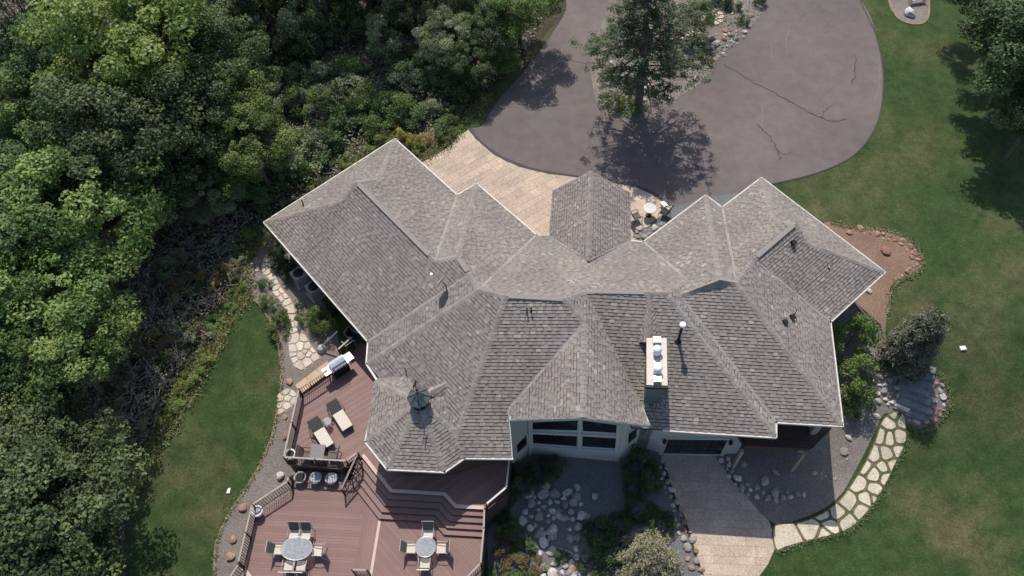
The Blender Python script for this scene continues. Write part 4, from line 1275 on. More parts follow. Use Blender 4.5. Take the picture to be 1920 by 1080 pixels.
# ------------------------------------------------------------------ flagstones
def voronoi_stones(parent, poly, n, gap, h, mat, seed, name='flagstone', relax=2, dz=0.03, lim=300):
    rr = random.Random(seed)
    xs = [p[0] for p in poly]; ys = [p[1] for p in poly]
    S = []
    tries = 0
    while len(S) < n and tries < 20000:
        tries += 1
        p = (rr.uniform(min(xs), max(xs)), rr.uniform(min(ys), max(ys)))
        if inside(p, poly): S.append(p)
    def cell(i):
        c = S[i]
        R = 6.0
        q = [(c[0] - R, c[1] - R), (c[0] + R, c[1] - R), (c[0] + R, c[1] + R), (c[0] - R, c[1] + R)]
        for j, s in enumerate(S):
            if j == i: continue
            mx, my = (c[0] + s[0]) / 2, (c[1] + s[1]) / 2
            dx, dy = s[0] - c[0], s[1] - c[1]
            if dx * dx + dy * dy > 64: continue
            d = math.hypot(dx, dy); dx /= d; dy /= d
            t = (-dy, dx)
            big = [(mx + t[0] * 20, my + t[1] * 20), (mx - dx * 40 + t[0] * 20, my - dy * 40 + t[1] * 20), (mx - dx * 40 - t[0] * 20, my - dy * 40 - t[1] * 20), (mx - t[0] * 20, my - t[1] * 20)]
            q = clip_poly(q, big if area(big) > 0 else big[::-1])
            if len(q) < 3: return None
        return q
    for _ in range(relax):
        for i in range(len(S)):
            q = cell(i)
            if q:
                q = clip_poly(poly, q if area(q) > 0 else q[::-1])
                if len(q) > 2:
                    a = sum(p[0] for p in q) / len(q), sum(p[1] for p in q) / len(q)
                    S[i] = (0.5 * S[i][0] + 0.5 * a[0], 0.5 * S[i][1] + 0.5 * a[1])
    k = 0
    for i in range(len(S)):
        q = cell(i)
        if not q: continue
        q = clip_poly(poly, q if area(q) > 0 else q[::-1])
        if len(q) < 3 or abs(area(q)) < 0.03: continue
        # drop near-duplicate corners, then pull in from the joints
        r = []
        for p in q:
            if not r or math.hypot(p[0] - r[-1][0], p[1] - r[-1][1]) > 0.09: r.append(p)
        if len(r) > 2 and math.hypot(r[0][0] - r[-1][0], r[0][1] - r[-1][1]) < 0.09: r.pop()
        if len(r) < 3: continue
        if area(r) < 0: r.reverse()
        r = offset_poly(r, gap / 2)
        if area(r) < 0.03: continue
        rs = []
        for a, b in zip(r, r[1:] + r[:1]):
            rs.append((a[0] * 0.82 + b[0] * 0.18, a[1] * 0.82 + b[1] * 0.18)); rs.append((a[0] * 0.18 + b[0] * 0.82, a[1] * 0.18 + b[1] * 0.82))
        cx, cy = sum(p[0] for p in r) / len(r), sum(p[1] for p in r) / len(r)
        z = gh(cx, cy)
        hh = h + rr.uniform(-0.01, 0.015)
        m = len(rs)
        zs = [gh(*p) for p in rs]
        V_ = [(p[0], p[1], zz - 0.05) for p, zz in zip(rs, zs)] + [(p[0], p[1], zz + dz + hh * 0.6) for p, zz in zip(rs, zs)]
        V_ += [(cx + (p[0] - cx) * 0.94, cy + (p[1] - cy) * 0.94, zz + dz + hh) for p, zz in zip(rs, zs)]
        F_ = [tuple(range(2 * m, 3 * m))]
        for a in range(m):
            b = (a + 1) % m
            F_ += [(a, b, m + b, m + a), (m + a, m + b, 2 * m + b, 2 * m + a)]
        mb = MB((cx, cy, z)); mb.add(V_, F_)
        mb.build(name, mat, parent).location = (cx, cy, z)
        k += 1
    return k
path_w = gp_([(500, 472), (514, 470), (522, 500), (516, 515), (528, 540), (545, 560), (560, 590), (566, 612), (574, 630), (586, 650), (602, 672), (566, 697), (552, 690), (543, 668), (540, 640), (544, 620), (535, 605), (538, 585), (528, 570), (512, 550), (505, 525), (492, 513), (490, 498)])
pw = sheet('flagstone_path', path_w, 0.036, M['joint'])
n1 = voronoi_stones(pw, path_w, 36, 0.06, 0.05, M['flag'], 5)
pw2_ = gp_([(521, 740), (538, 728), (552, 733), (562, 745), (556, 758), (542, 768), (528, 778), (520, 780), (519, 760)])
pw2 = sheet('flagstone_path', pw2_, 0.036, M['joint'])
voronoi_stones(pw2, pw2_, 8, 0.07, 0.05, M['flag'], 9)
path_e = smooth_closed(gp_([(1658, 782), (1680, 770), (1697, 782), (1700, 825), (1692, 848), (1680, 870), (1662, 908), (1640, 945), (1605, 985), (1570, 1003), (1520, 1015), (1470, 1030), (1456, 1036), (1448, 1010), (1452, 985), (1500, 978), (1540, 962), (1575, 935), (1600, 900), (1622, 865), (1640, 825), (1648, 800)]), 3)
pe = sheet('flagstone_path', path_e, 0.036, M['dry_grass'])
n2 = voronoi_stones(pe, path_e, 27, 0.14, 0.06, M['flag_warm'], 12)
isl_p = smooth_closed(gp_([(1330, 14), (1356, 24), (1356, 42), (1340, 50), (1322, 62), (1300, 70), (1260, 78), (1235, 66), (1240, 54), (1290, 60), (1318, 50), (1328, 38), (1320, 24)]), 2)
ip = sheet('flagstone_path', isl_p, 0.04, M['mulch'])
voronoi_stones(ip, isl_p, 36, 0.12, 0.06, M['flag'], 15)
print('FLAGS', n1, n2)

# bluestone steps between the rock edges; slab colour darkened for the spruce's shade
st_root = tag(empty('stone_steps', G(1700, 725)), 'flight of bluestone slab steps coloured as if shaded, beside the spruce and rounded rocks', 'steps')
SO = st_root.location
sa, sb = G(1722, 690), G(1693, 768)
sd = (sb - sa); sd.z = 0; sl = sd.length; sd.normalize(); sn = Vector((-sd.y, sd.x, 0))
ns = 7
for i in range(ns):
    t = i / (ns - 1)
    c = sa.lerp(sb, t)
    c.z = gh(c.x, c.y) + 0.34 - 0.20 * t
    w = 1.75 + rnd.uniform(-0.12, 0.12)
    off = sn * rnd.uniform(-0.12, 0.12) + (sn * 0.22 if i > 3 else Vector())
    mb = MB(SO)
    h = sl / ns * 0.62
    q = []
    for sx, sy in ((-1, -1), (-0.3, -1.05), (0.4, -0.96), (1, -1), (1, 1), (0.2, 0.96), (-0.5, 1.04), (-1, 1)):
        p = c + off + sn * (sx * w / 2 + rnd.uniform(-.03, .03)) + sd * (sy * h + rnd.uniform(-.02, .02))
        q.append((p.x, p.y))
    mb.prism(q, c.z - 0.35, c.z)
    mb.build('step_slab', M['slab'], st_root)
MB(SO).prism([(lambda p: (p.x, p.y))(G(*q)) for q in ((1662, 752), (1668, 748), (1704, 770), (1699, 777))], gh(sb.x, sb.y) - 0.2, gh(sb.x, sb.y) + 0.2).build('edge_slab', M['flag'], st_root)

# ------------------------------------------------------------------ rocks
def rock_mesh(seed, sub=2, flat=0.62):
    rr = random.Random(seed)
    bm = bmesh.new()
    bmesh.ops.create_icosphere(bm, subdivisions=sub, radius=1.0)
    pl = [(Vector((rr.gauss(0, 1), rr.gauss(0, 1), rr.gauss(0, 0.7))).normalized(), rr.uniform(0.52, 0.86)) for _ in range(11)]
    for v in bm.verts:
        d = v.co.normalized()
        r = 1.0
        for n, k in pl:
            c = d.dot(n)
            if c > 0.05: r = min(r, k / c)
        v.co = d * r * (1 + rr.uniform(-0.03, 0.03))
        v.co.z *= flat
        v.co.x *= 1.12
    me = bpy.data.meshes.new('rock')
    bm.to_mesh(me); bm.free()
    return me
ROCKS = {}
for mn in ('rock', 'rock_red', 'rock_pale'):
    ROCKS[mn] = []
    for s in range(7):
        me = rock_mesh(s + 40, 2)
        me.materials.append(M[mn])
        a = me.attributes.new('tint', 'FLOAT', 'FACE')
        ROCKS[mn].append(me)

def rock(x, y, size, label, group=None, mat='rock', name='boulder', z=None, rz=None, cat=None, squash=1.0):
    o = link_mesh(name, rnd.choice(ROCKS[mat]))
    zz = gh(x, y) if z is None else z
    o.location = (x, y, zz + size * 0.22)
    o.rotation_euler = (rnd.uniform(-.15, .15), rnd.uniform(-.15, .15), rnd.uniform(0, 6.28) if rz is None else rz)
    size *= 0.62
    o.scale = (size * rnd.uniform(0.9, 1.15), size * rnd.uniform(0.8, 1.0), size * rnd.uniform(0.75, 1.0) * squash)
    tag(o, label, cat or ('boulder' if name == 'boulder' else 'rock'), group)
    return o
def rock_px(px, py, size, label, group=None, mat='rock', name='boulder', **k):
    p = G(px, py)
    return rock(p.x, p.y, size, label, group, mat, name, **k)

rock_px(1703, 28, 0.95, 'large white boulder in the oval mulch bed at the lawn', None, 'rock_pale')
rock_px(1660, 472, 0.55, 'orange sandstone boulder standing alone in the brown mulch bed', None, 'rock_red')
for px_, py_, s, lb_, mt in (
        (432, 1043, 0.48, 'angular orange rock on the gravel strip near the bottom of the picture', 'rock_red'),
        (438, 1013, 0.42, 'smooth red rock on the gravel strip outside the lower deck', 'rock_red'),
        (458, 954, 0.45, 'low reddish rock against the lower deck railing by the white pot', 'rock_red'),
        (527, 893, 0.50, 'pale tan rock at the railing corner beside the three planters', 'rock_pale'),
        (536, 820, 0.32, 'small red rock half under the upper deck railing', 'rock_red'),
        (535, 783, 0.30, 'little red rock just below the small flagstone patch', 'rock_red'),
        (542, 717, 0.40, 'flat brown rock between the tan landing and the small flagstone patch', 'rock_red'),
        (1627, 547, 0.42, 'pale rock lying by the downspout at the east corner of the house', 'rock_pale'),
        (1635, 670, 0.40, 'rounded rock alone on the gravel beside the spruce', 'rock'),
        (1642, 781, 0.36, 'round pale rock at the top end of the stepping stone path', 'rock_pale'),
        (1750, 788, 0.34, 'dark red rock at the lower edge of the rocky bed below the steps', 'rock_red'),
        (1592, 437, 0.38, 'flat orange rock near the house in the brown mulch bed', 'rock_red'),
        (1660, 449, 0.30, 'x', 'rock_red'),
        (1022, 913, 0.62, 'large square topped rock at the head of the rock garden', 'rock'),
        (989, 929, 0.42, 'pale oval rock on the deck side of the rock garden', 'rock_pale'),
        (1064, 925, 0.52, 'big rounded pale rock near the top of the rock pile', 'rock_pale'),
        (1082, 933, 0.5, 'broad grey rock on the right of the rock pile', 'rock'),
        (1083, 914, 0.42, 'wedge shaped rock apart from the rock pile towards the bay window', 'rock_pale'),
        (1114, 931, 0.42, 'leaf shaped pale rock alone on the blue gravel', 'rock_pale'),
        (1046, 968, 0.55, 'long grey rock above the dark hole in the rock garden', 'rock'),
        (1099, 970, 0.40, 'rock on the far right of the rock garden pile', 'rock'),
        (1018, 1003, 0.48, 'rock left of the dark hollow at the bottom of the rock garden', 'rock'),
        (1036, 1008, 0.52, 'dark flat rock below the hollow in the rock garden', 'rock'),
        (1071, 1010, 0.48, 'four sided rock alone below the rock pile', 'rock'),
        (1146, 982, 0.36, 'small pale rock above the tan juniper', 'rock_pale'),
        (1075, 1066, 0.50, 'tan rock at the end of the sunlit rock edging', 'rock_red'),
        (1387, 834 + 55, 0.44, 'x', 'rock'),
        (1433, 905, 0.5, 'large grey rock in the middle of the shaded gravel below the balcony', 'rock'),
        (1455, 887, 0.42, 'grey rock under the balcony between its two posts', 'rock'),
        (1582, 848, 0.42, 'rock in the shade right of the balcony', 'rock'),
        (1592, 822, 0.36, 'rock in the shade at the corner of the east eave', 'rock'),
        (1393, 872, 0.48, 'rounded rock at the foot of the left balcony post', 'rock'),
        (1318, 82, 0.5, 'red rock beside the island path', 'rock_red'),
        (1407, 31, 0.36, 'pinkish rock at the island edge near the upper end of its path', 'rock_red'),
        (1342, 86, 0.62, 'large tan boulder on the driveway side of the island', 'rock'),
        (888, 163, 0.5, 'pale boulder in the grass at the forest edge by the driveway', 'rock_pale')):
    if lb_ != 'x': rock_px(px_, py_, s, lb_, None, mt)

SMALL = MB()
def small_stone(x, y, s, rr):
    me = SMALL_ME[rr.randrange(3)]
    a = rr.uniform(0, 6.28); c, q = math.cos(a) * s * 0.62, math.sin(a) * s * 0.62
    z = gh(x, y) + s * 0.12
    SMALL.add([(x + v.co.x * c - v.co.y * q, y + v.co.x * q + v.co.y * c, z + v.co.z * s * 0.5) for v in me.vertices], [tuple(p.vertices) for p in me.polygons])
SMALL_ME = [rock_mesh(90 + i, 1) for i in range(3)]
def heap(poly_px, n, smin, smax, label, group, mat='rock', mats=None, seed=1, z=None, tries=6000):
    rr = random.Random(seed)
    poly = gp_(poly_px)
    xs = [p[0] for p in poly]; ys = [p[1] for p in poly]
    placed = []
    t = 0
    while len(placed) < n and t < tries:
        t += 1
        p = (rr.uniform(min(xs), max(xs)), rr.uniform(min(ys), max(ys)))
        if not inside(p, poly): continue
        s = rr.uniform(smin, smax) * (1.0 if t < tries / 2 else 0.8)
        if any(math.hypot(p[0] - q[0], p[1] - q[1]) < (s + q[2]) * 0.56 for q in placed): continue
        placed.append((p[0], p[1], s))
        if len(placed) > n * 0.58:
            small_stone(p[0], p[1], s * 0.8, rr)
            continue
        rock(p[0], p[1], s, label, group, rr.choice(mats) if mats else mat, 'rock')
heap([(990, 925), (1020, 920), (1062, 932), (1090, 940), (1090, 975), (1100, 1000), (1080, 1020), (1062, 985), (1050, 960), (1030, 985), (1035, 1000), (1010, 1000), (978, 975), (988, 945)], 100, 0.26, 0.62, 'grey stone heaped in the shaded rock garden', 'stones of the shaded rock garden', mats=['rock_pale', 'rock', 'rock_pale'], seed=2)
heap([(1050, 1030), (1075, 1025), (1110, 1050), (1130, 1085), (1140, 1110), (1090, 1110), (1075, 1075)], 26, 0.3, 0.6, 'shaded grey stone at the bottom edge left of the juniper', 'shaded stones left of the juniper', mats=['rock', 'rock_pale'], seed=22)
heap([(985, 985), (1000, 990), (1012, 1010), (1030, 1020), (1050, 1050), (1080, 1080), (1090, 1110), (1020, 1110), (1015, 1070), (1008, 1040), (995, 1010)], 64, 0.28, 0.60, 'pale sunlit stone edging the rock garden by the russet shrubs', 'sunlit stones by the russet shrubs', mats=['rock_pale', 'rock', 'rock_pale'], seed=3)
heap([(1232, 850), (1240, 850), (1256, 900), (1272, 940), (1290, 985), (1300, 1010), (1312, 1050), (1330, 1090), (1300, 1090), (1288, 1040), (1272, 1000), (1254, 940), (1238, 895)], 54, 0.22, 0.44, 'tan stone lining the garden side of the lower driveway', 'stones lining the lower driveway', mats=['rock', 'rock_red', 'rock_pale'], seed=4)
heap([(1350, 850), (1362, 850), (1375, 880), (1400, 905), (1430, 920), (1460, 922), (1500, 918), (1510, 928), (1480, 940), (1440, 940), (1400, 930), (1370, 902), (1350, 872)], 46, 0.24, 0.46, 'grey stone in the curved edging under the balcony', 'stones edging the shaded gravel', mats=['rock', 'rock', 'rock_pale'], seed=5)
heap([(1524, 886), (1540, 884), (1550, 895), (1540, 906), (1526, 900)], 5, 0.2, 0.3, 'stone in the small cluster on the gravel right of the balcony', 'small stone cluster on the gravel')
heap([(1625, 745), (1640, 705), (1665, 708), (1680, 722), (1682, 750), (1665, 760), (1640, 757)], 34, 0.24, 0.44, 'rounded stone piled left of the bluestone steps', 'stones left of the bluestone steps', mats=['rock', 'rock', 'rock_pale'], seed=7)
heap([(1740, 700), (1764, 716), (1775, 745), (1768, 775), (1745, 792), (1715, 800), (1695, 780), (1705, 772), (1725, 765), (1735, 735)], 48, 0.2, 0.42, 'rounded stone in the bed right of the bluestone steps', 'stones right of the bluestone steps', mats=['rock', 'rock', 'rock_pale', 'rock_red'], seed=8)
heap([(1610, 430), (1650, 436), (1690, 447), (1715, 468), (1724, 492), (1712, 508), (1690, 520), (1693, 512), (1712, 495), (1705, 475), (1685, 458), (1650, 446), (1612, 437)], 34, 0.20, 0.42, 'orange stone in the border of the brown mulch bed', 'border stones of the brown mulch bed', 'rock_red', seed=9)
heap([(1345, 60), (1400, 55), (1392, 75), (1372, 95), (1340, 120), (1312, 145), (1290, 165), (1285, 150), (1310, 120), (1320, 95)], 40, 0.25, 0.55, 'tan stone along the driveway edge of the island', 'stones along the island edge', mats=['rock', 'rock_red', 'rock_pale'], seed=10)
heap([(1120, 150), (1140, 110), (1180, 120), (1250, 150), (1280, 170), (1240, 200), (1200, 218), (1150, 218), (1125, 195)], 56, 0.22, 0.5, 'stone scattered under the pine on the island', 'stones under the island pine', mats=['rock', 'rock', 'rock_pale'], seed=11)
heap([(1360, 14), (1400, 16), (1415, 30), (1400, 38), (1360, 30)], 8, 0.2, 0.3, 'pale stone at the upper end of the island path', 'stones at the upper island path', 'rock_pale')
heap([(1186, 430), (1225, 420), (1250, 415), (1235, 440), (1210, 456), (1186, 452)], 22, 0.2, 0.45, 'pale stone in the corner bed beside the entrance porch', 'stones beside the entrance porch', mats=['rock_pale', 'rock'], seed=13)
heap([(1560, 860), (1600, 815), (1612, 830), (1585, 880), (1565, 900)], 8, 0.1, 0.2, 'small stone scattered on the gravel right of the balcony', 'stones right of the balcony', 'rock')
SMALL.build('small_stones', M['rock'])['kind'] = 'stuff'
for px_, py_ in ((474, 497), (484, 507), (497, 545)):
    rock_px(px_, py_, 0.3, {474: 'white stepping stone left of the flagstone path near the roof corner', 484: 'second pale stone beside the west flagstone path', 497: 'pale stone between the two round shrubs by the path'}[px_], None, 'rock_pale', squash=0.5)

# ------------------------------------------------------------------ outdoor furniture
def chair_root(name, label, group, p, rz): 
    r = empty(name, p, rz)
    return tag(r, label, 'chair', group)

def sling_chair(label, group, p, rz, sling='olive_sling', frame='pewter', w=0.56):
    """arm chair facing +Y"""
    r = chair_root('patio_chair', label, group, p, rz)
    s = MB()
    s.add([(-w / 2 + .05, 0.24, 0.44), (w / 2 - .05, 0.24, 0.44), (w / 2 - .05, -0.22, 0.40), (-w / 2 + .05, -0.22, 0.40), (-w / 2 + .05, 0.24, 0.41), (w / 2 - .05, 0.24, 0.41), (w / 2 - .05, -0.22, 0.37), (-w / 2 + .05, -0.22, 0.37)],
          [(3, 2, 1, 0)[::-1], (4, 5, 6, 7), (0, 4, 7, 3), (1, 2, 6, 5), (0, 1, 5, 4), (3, 7, 6, 2)])
    s.build('seat', M['cushion'] if sling == 'olive_sling' else M[sling], r)
    b = MB()
    rows = [(-0.20, 0.42), (-0.27, 0.62), (-0.34, 0.82), (-0.42, 0.98)]
    vs_ = []
    for y, z in rows: vs_ += [(-w / 2 + .04, y, z), (w / 2 - .04, y, z)]
    for y, z in rows: vs_ += [(-w / 2 + .04, y - .025, z), (w / 2 - .04, y - .025, z)]
    fs = []
    for i in range(3):
        fs += [(2 * i, 2 * i + 1, 2 * i + 3, 2 * i + 2), (8 + 2 * i + 2, 8 + 2 * i + 3, 8 + 2 * i + 1, 8 + 2 * i), (2 * i, 2 * i + 2, 10 + 2 * i, 8 + 2 * i), (2 * i + 1, 9 + 2 * i, 11 + 2 * i, 2 * i + 3)]
    fs += [(6, 7, 15, 14), (0, 8, 9, 1)]
    b.add(vs_, fs).build('backrest', M[sling], r)
    for sx in (-1, 1):
        x = sx * w / 2
        MB().tube([(x, 0.26, 0.0), (x, 0.27, 0.44), (x, 0.22, 0.63), (x, -0.05, 0.66), (x, -0.30, 0.62)], 0.019, 6).build('arm', M[frame], r)
        MB().tube([(x, -0.36, 0.0), (x, -0.24, 0.40), (x, -0.34, 0.74), (x, -0.44, 1.0)], 0.019, 6).build('leg', M[frame], r)
    MB().tube([(-w / 2, -0.44, 1.0), (w / 2, -0.44, 1.0)], 0.018, 6).build('top_rail', M[frame], r)
    return r

def lounger(label, group, p, rz):
    """head towards +Y"""
    r = tag(empty('sun_lounger', p, rz), label, 'lounger', group)
    for sx in (-1, 1):
        MB().tube([(sx * 0.31, -1.0, 0.30), (sx * 0.31, 0.95, 0.30)], 0.025, 6).build('side_rail', M['sling'], r)
        for y in (-0.85, 0.75):
            MB().tube([(sx * 0.31, y, 0.30), (sx * 0.33, y + 0.05, 0.0)], 0.024, 6).build('leg', M['sling'], r)
        MB().tube([(sx * 0.36, 0.02, 0.30), (sx * 0.40, 0.06, 0.52), (sx * 0.41, 0.35, 0.56), (sx * 0.37, 0.62, 0.50), (sx * 0.33, 0.72, 0.30)], 0.02, 6).build('arm', M['sling'], r)
    c = MB()
    c.box((0, -0.43, 0.36), (0.60, 1.12, 0.09))
    c.build('seat_cushion', M['cushion'], r)
    c = MB()
    c.beam((0, 0.16, 0.40), (0, 0.62, 0.86), 0.58, 0.07).build('back_cushion', M['sling'], r)
    MB().beam((0, 0.13, 0.335), (0, 0.66, 0.865), 0.62, 0.03).build('backrest_frame', M['sling'], r)
    MB().tube([(0, 0.50, 0.68), (0, 0.78, 0.30)], 0.018, 6).build('prop', M['sling'], r)
    return r
lz = Vector((0, 0, ZU))
def DU(px, py): p = at(px, py, ZU); return p
def DL(px, py): p = at(px, py, ZL); return p
lounger('brown sun lounger with cream cushion nearest the house wall', 'sun loungers', DU(638, 782), math.radians(33))
lounger('brown sun lounger with cream cushion nearest the railing', 'sun loungers', DU(603, 815), math.radians(33))
t = tag(empty('side_table', DU(617, 797)), 'small round glass side table between the two sun loungers', 'table')
MB().lathe((0, 0, 0), [(0.21, 0.46), (0.23, 0.47), (0.23, 0.49), (0.21, 0.50)], 20).build('tabletop', M['table_glass'], t)
for k in range(4):
    a = k * math.pi / 2 + .4
    MB().tube([(0.20 * math.cos(a), 0.20 * math.sin(a), 0.46), (0.10 * math.cos(a), 0.10 * math.sin(a), 0.22), (0.24 * math.cos(a), 0.24 * math.sin(a), 0)], 0.014, 6).build('leg', M['pewter'], t)

t = tag(empty('dining_table', DU(601, 858), math.radians(-5)), 'square dark topped table between two chairs at the upper railing', 'table')
MB().box((0, 0, 0.71), (0.72, 0.86, 0.04)).build('tabletop', M['dark_top'], t)
for sx in (-1, 1):
    for sy in (-1, 1): MB().box((sx * .31, sy * .38, 0.345), (0.05, 0.05, 0.69)).build('leg', M['metal_dark'], t)
sling_chair('dark sling chair left of the square dark table', 'chairs at the square table', DU(580, 858), math.radians(-95), 'sling', 'metal_dark')
sling_chair('dark sling chair right of the square dark table', 'chairs at the square table', DU(627, 859), math.radians(85), 'sling', 'metal_dark')

# oval table with six chairs
tc_ = DL(563, 1036)
t = tag(empty('oval_table', tc_, math.radians(-4)), 'oval glass patio table with six chairs on the lower deck', 'table')
def oval(mb, rx, ry, z0, z1, n=28):
    mb.prism([(rx * math.cos(2 * math.pi * k / n), ry * math.sin(2 * math.pi * k / n)) for k in range(n)], z0, z1); return mb
oval(MB(), 0.76, 0.55, 0.70, 0.715).build('tabletop', M['table_glass'], t)
ring_ = MB(); 
ring_.tube([(0.77 * math.cos(2 * math.pi * k / 28), 0.56 * math.sin(2 * math.pi * k / 28), 0.705) for k in range(29)], 0.022, 6, False)
ring_.build('rim', M['pewter'], t)
for sx in (-1, 1):
    for sy in (-1, 1): MB().tube([(sx * .42, sy * .3, 0.70), (sx * .34, sy * .24, 0.3), (sx * .5, sy * .36, 0)], 0.022, 6).build('leg', M['pewter'], t)
    MB().beam((sx * .22, -0.42, 0.69), (sx * .22, 0.42, 0.69), 0.03, 0.03).build('cross_bar', M['pewter'], t)
def around(c, rz, dx, dy): 
    v = Matrix.Rotation(rz, 3, 'Z') @ Vector((dx, dy, 0)); return c + v
T0 = math.radians(-4)
for dx, dy, a, lb_ in ((-0.33, 0.78, 180, 'chair at the far side of the oval glass table, nearer the lawn'), (0.27, 0.78, 180, 'chair at the far side of the oval glass table, nearer the steps'),
                       (-0.98, 0.0, -90, 'chair at the lawn end of the oval glass table'), (0.98, -0.03, 90, 'chair at the house end of the oval glass table'),
                       (-0.31, -0.76, 0, 'chair at the near side of the oval glass table, nearer the lawn'), (0.29, -0.76, 0, 'chair at the near side of the oval glass table, nearer the divider board')):
    sling_chair(lb_, 'chairs round the oval table', around(tc_, T0, dx, dy), T0 + math.radians(a))
tr_ = DL(801, 1033)
t = tag(empty('round_table', tr_), 'round glass patio table with four chairs on the lower deck', 'table')
oval(MB(), 0.48, 0.48, 0.70, 0.715).build('tabletop', M['table_glass'], t)
ring_ = MB(); ring_.tube([(0.49 * math.cos(2 * math.pi * k / 28), 0.49 * math.sin(2 * math.pi * k / 28), 0.705) for k in range(29)], 0.02, 6, False)
ring_.build('rim', M['pewter'], t)
for k in range(4):
    a = k * math.pi / 2 + .78
    MB().tube([(.36 * math.cos(a), .36 * math.sin(a), 0.70), (.2 * math.cos(a), .2 * math.sin(a), 0.3), (.38 * math.cos(a), .38 * math.sin(a), 0)], 0.02, 6).build('leg', M['pewter'], t)
for dx, dy, a, lb_ in ((0.05, 0.72, 180, 'chair at the far side of the round glass table, backed to the steps'), (-0.76, 0.0, -90, 'chair on the left of the round glass table'),
                       (0.76, 0.0, 90, 'chair on the right of the round glass table'), (-0.02, -0.72, 0, 'chair at the near side of the round glass table')):
    sling_chair(lb_, 'chairs round the round table', around(tr_, -0.05, dx, dy), -0.05 + math.radians(a))

# planters
def planter(label, p, mat='planter', r=0.30, h=0.42, plant=False):
    o = tag(empty('planter', p), label, 'planter', 'round planters')
    MB().lathe((0, 0, 0), [(r * .62, 0), (r * .8, h * .5), (r * .95, h * .9), (r * 1.08, h * .94), (r * 1.1, h), (r * .86, h), (r * .84, h * .8), (0.01, h * .79)], 24).build('pot', M[mat], o, True)
    MB().lathe((0, 0, 0), [(r * .83, h * .75), (r * .83, h * .82)], 20).build('soil', M['soil'] if not plant else M['planter_grey'], o)
    return o
planter('white planter in the corner of the upper deck railing', DU(548, 858), 'planter', 0.27, 0.5)
planter('white planter standing by the lower deck railing bend', DL(487, 964), 'planter', 0.27, 0.5, True)
planter('shaded planter with dark soil, left of the row of three', DL(566, 900), 'planter_grey')
planter('shaded empty planter in the middle of the row of three', DL(595, 901), 'planter_grey', plant=True)
planter('shaded planter right of the row of three, by the steps', DL(624, 902), 'planter_grey', plant=True)

# gas grill
gp0 = DU(640, 697)
g = tag(empty('gas_grill', gp0, math.radians(36)), 'stainless steel gas grill with side shelves against the landing railing', 'grill')
MB().box((0, 0, 0.42), (0.95, 0.52, 0.78)).build('cabinet', M['metal_dark'], g)
MB().box((0, 0, 0.86), (1.0, 0.58, 0.10)).build('firebox', M['steel'], g)
hood = MB()
prof = [(-0.27, 0.91), (-0.27, 1.02), (-0.18, 1.16), (0.02, 1.23), (0.22, 1.18), (0.28, 1.04), (0.28, 0.91)]
n_ = len(prof)
hood.add([(-0.45, y, z) for y, z in prof] + [(0.45, y, z) for y, z in prof], [tuple(range(n_ - 1, -1, -1)), tuple(range(n_, 2 * n_))] + [(i, (i + 1) % n_, n_ + (i + 1) % n_, n_ + i) for i in range(n_)])
hood.build('hood', M['steel'], g)
MB().tube([(-0.36, -0.32, 1.06), (0.36, -0.32, 1.06)], 0.018, 8).build('handle', M['steel'], g)
for sx in (-1, 1): MB().box((sx * 0.70, 0, 0.90), (0.40, 0.50, 0.04)).build('side_shelf', M['metal_white'], g)
MB().box((0.70, 0.02, 0.94), (0.30, 0.34, 0.05)).build('side_burner', M['metal_grey'], g)
for k in range(5): MB().tube([(-0.36 + k * .18, -0.29, 0.86), (-0.36 + k * .18, -0.34, 0.86)], 0.03, 8).build('knob', M['metal_dark'], g)
for sx in (-1, 1):
    for sy in (-1, 1): MB().lathe((sx * .42, sy * .2, 0), [(0.04, 0), (0.04, 0.06)], 8).build('caster', M['black'], g)
# black chairs under the eave
for px_, py_, a, lb_ in ((655, 650, 40, 'black wrought iron chair in the shade behind the grill, by the light rail'), (668, 640, -120, 'black wrought iron chair deepest under the west eave')):
    sling_chair(lb_, 'black chairs in the shade of the eave', DU(px_, py_), math.radians(a), 'black', 'metal_grey', 0.5)
# stone lamp and pole by the path end
p = G(604, 656)
o = tag(empty('lamp_post', p), 'grey pole with a round stone foot at the end of the west path', 'post')
MB().lathe((0, 0, 0), [(0.26, 0), (0.28, 0.1), (0.2, 0.3), (0.1, 0.36)], 14).build('base', M['planter_grey'], o)
e2_ = at(632, 622, -1.5) - p
MB().tube([(0, 0, 0.3), tuple(e2_)], 0.045, 8).build('pole', M['metal_grey'], o)
# air conditioners
for px_, py_, lb_ in ((566, 527, 'air conditioner box nearer the roof corner under the west eave'), (594, 552, 'air conditioner box nearer the deck under the west eave')):
    p = G(px_, py_)
    o = tag(empty('air_conditioner', p, math.radians(-52)), lb_, 'air conditioner', 'air conditioners under the eave')
    MB().box((0, 0, 0.45), (0.8, 0.8, 0.82)).build('casing', M['acunit'], o)
    MB().box((0, 0, 0.02), (0.95, 0.95, 0.06)).build('pad', M['planter_grey'], o)
    MB().lathe((0, 0, 0.86), [(0.32, 0), (0.32, 0.03), (0.05, 0.05)], 16).build('fan_grille', M['metal_dark'], o)

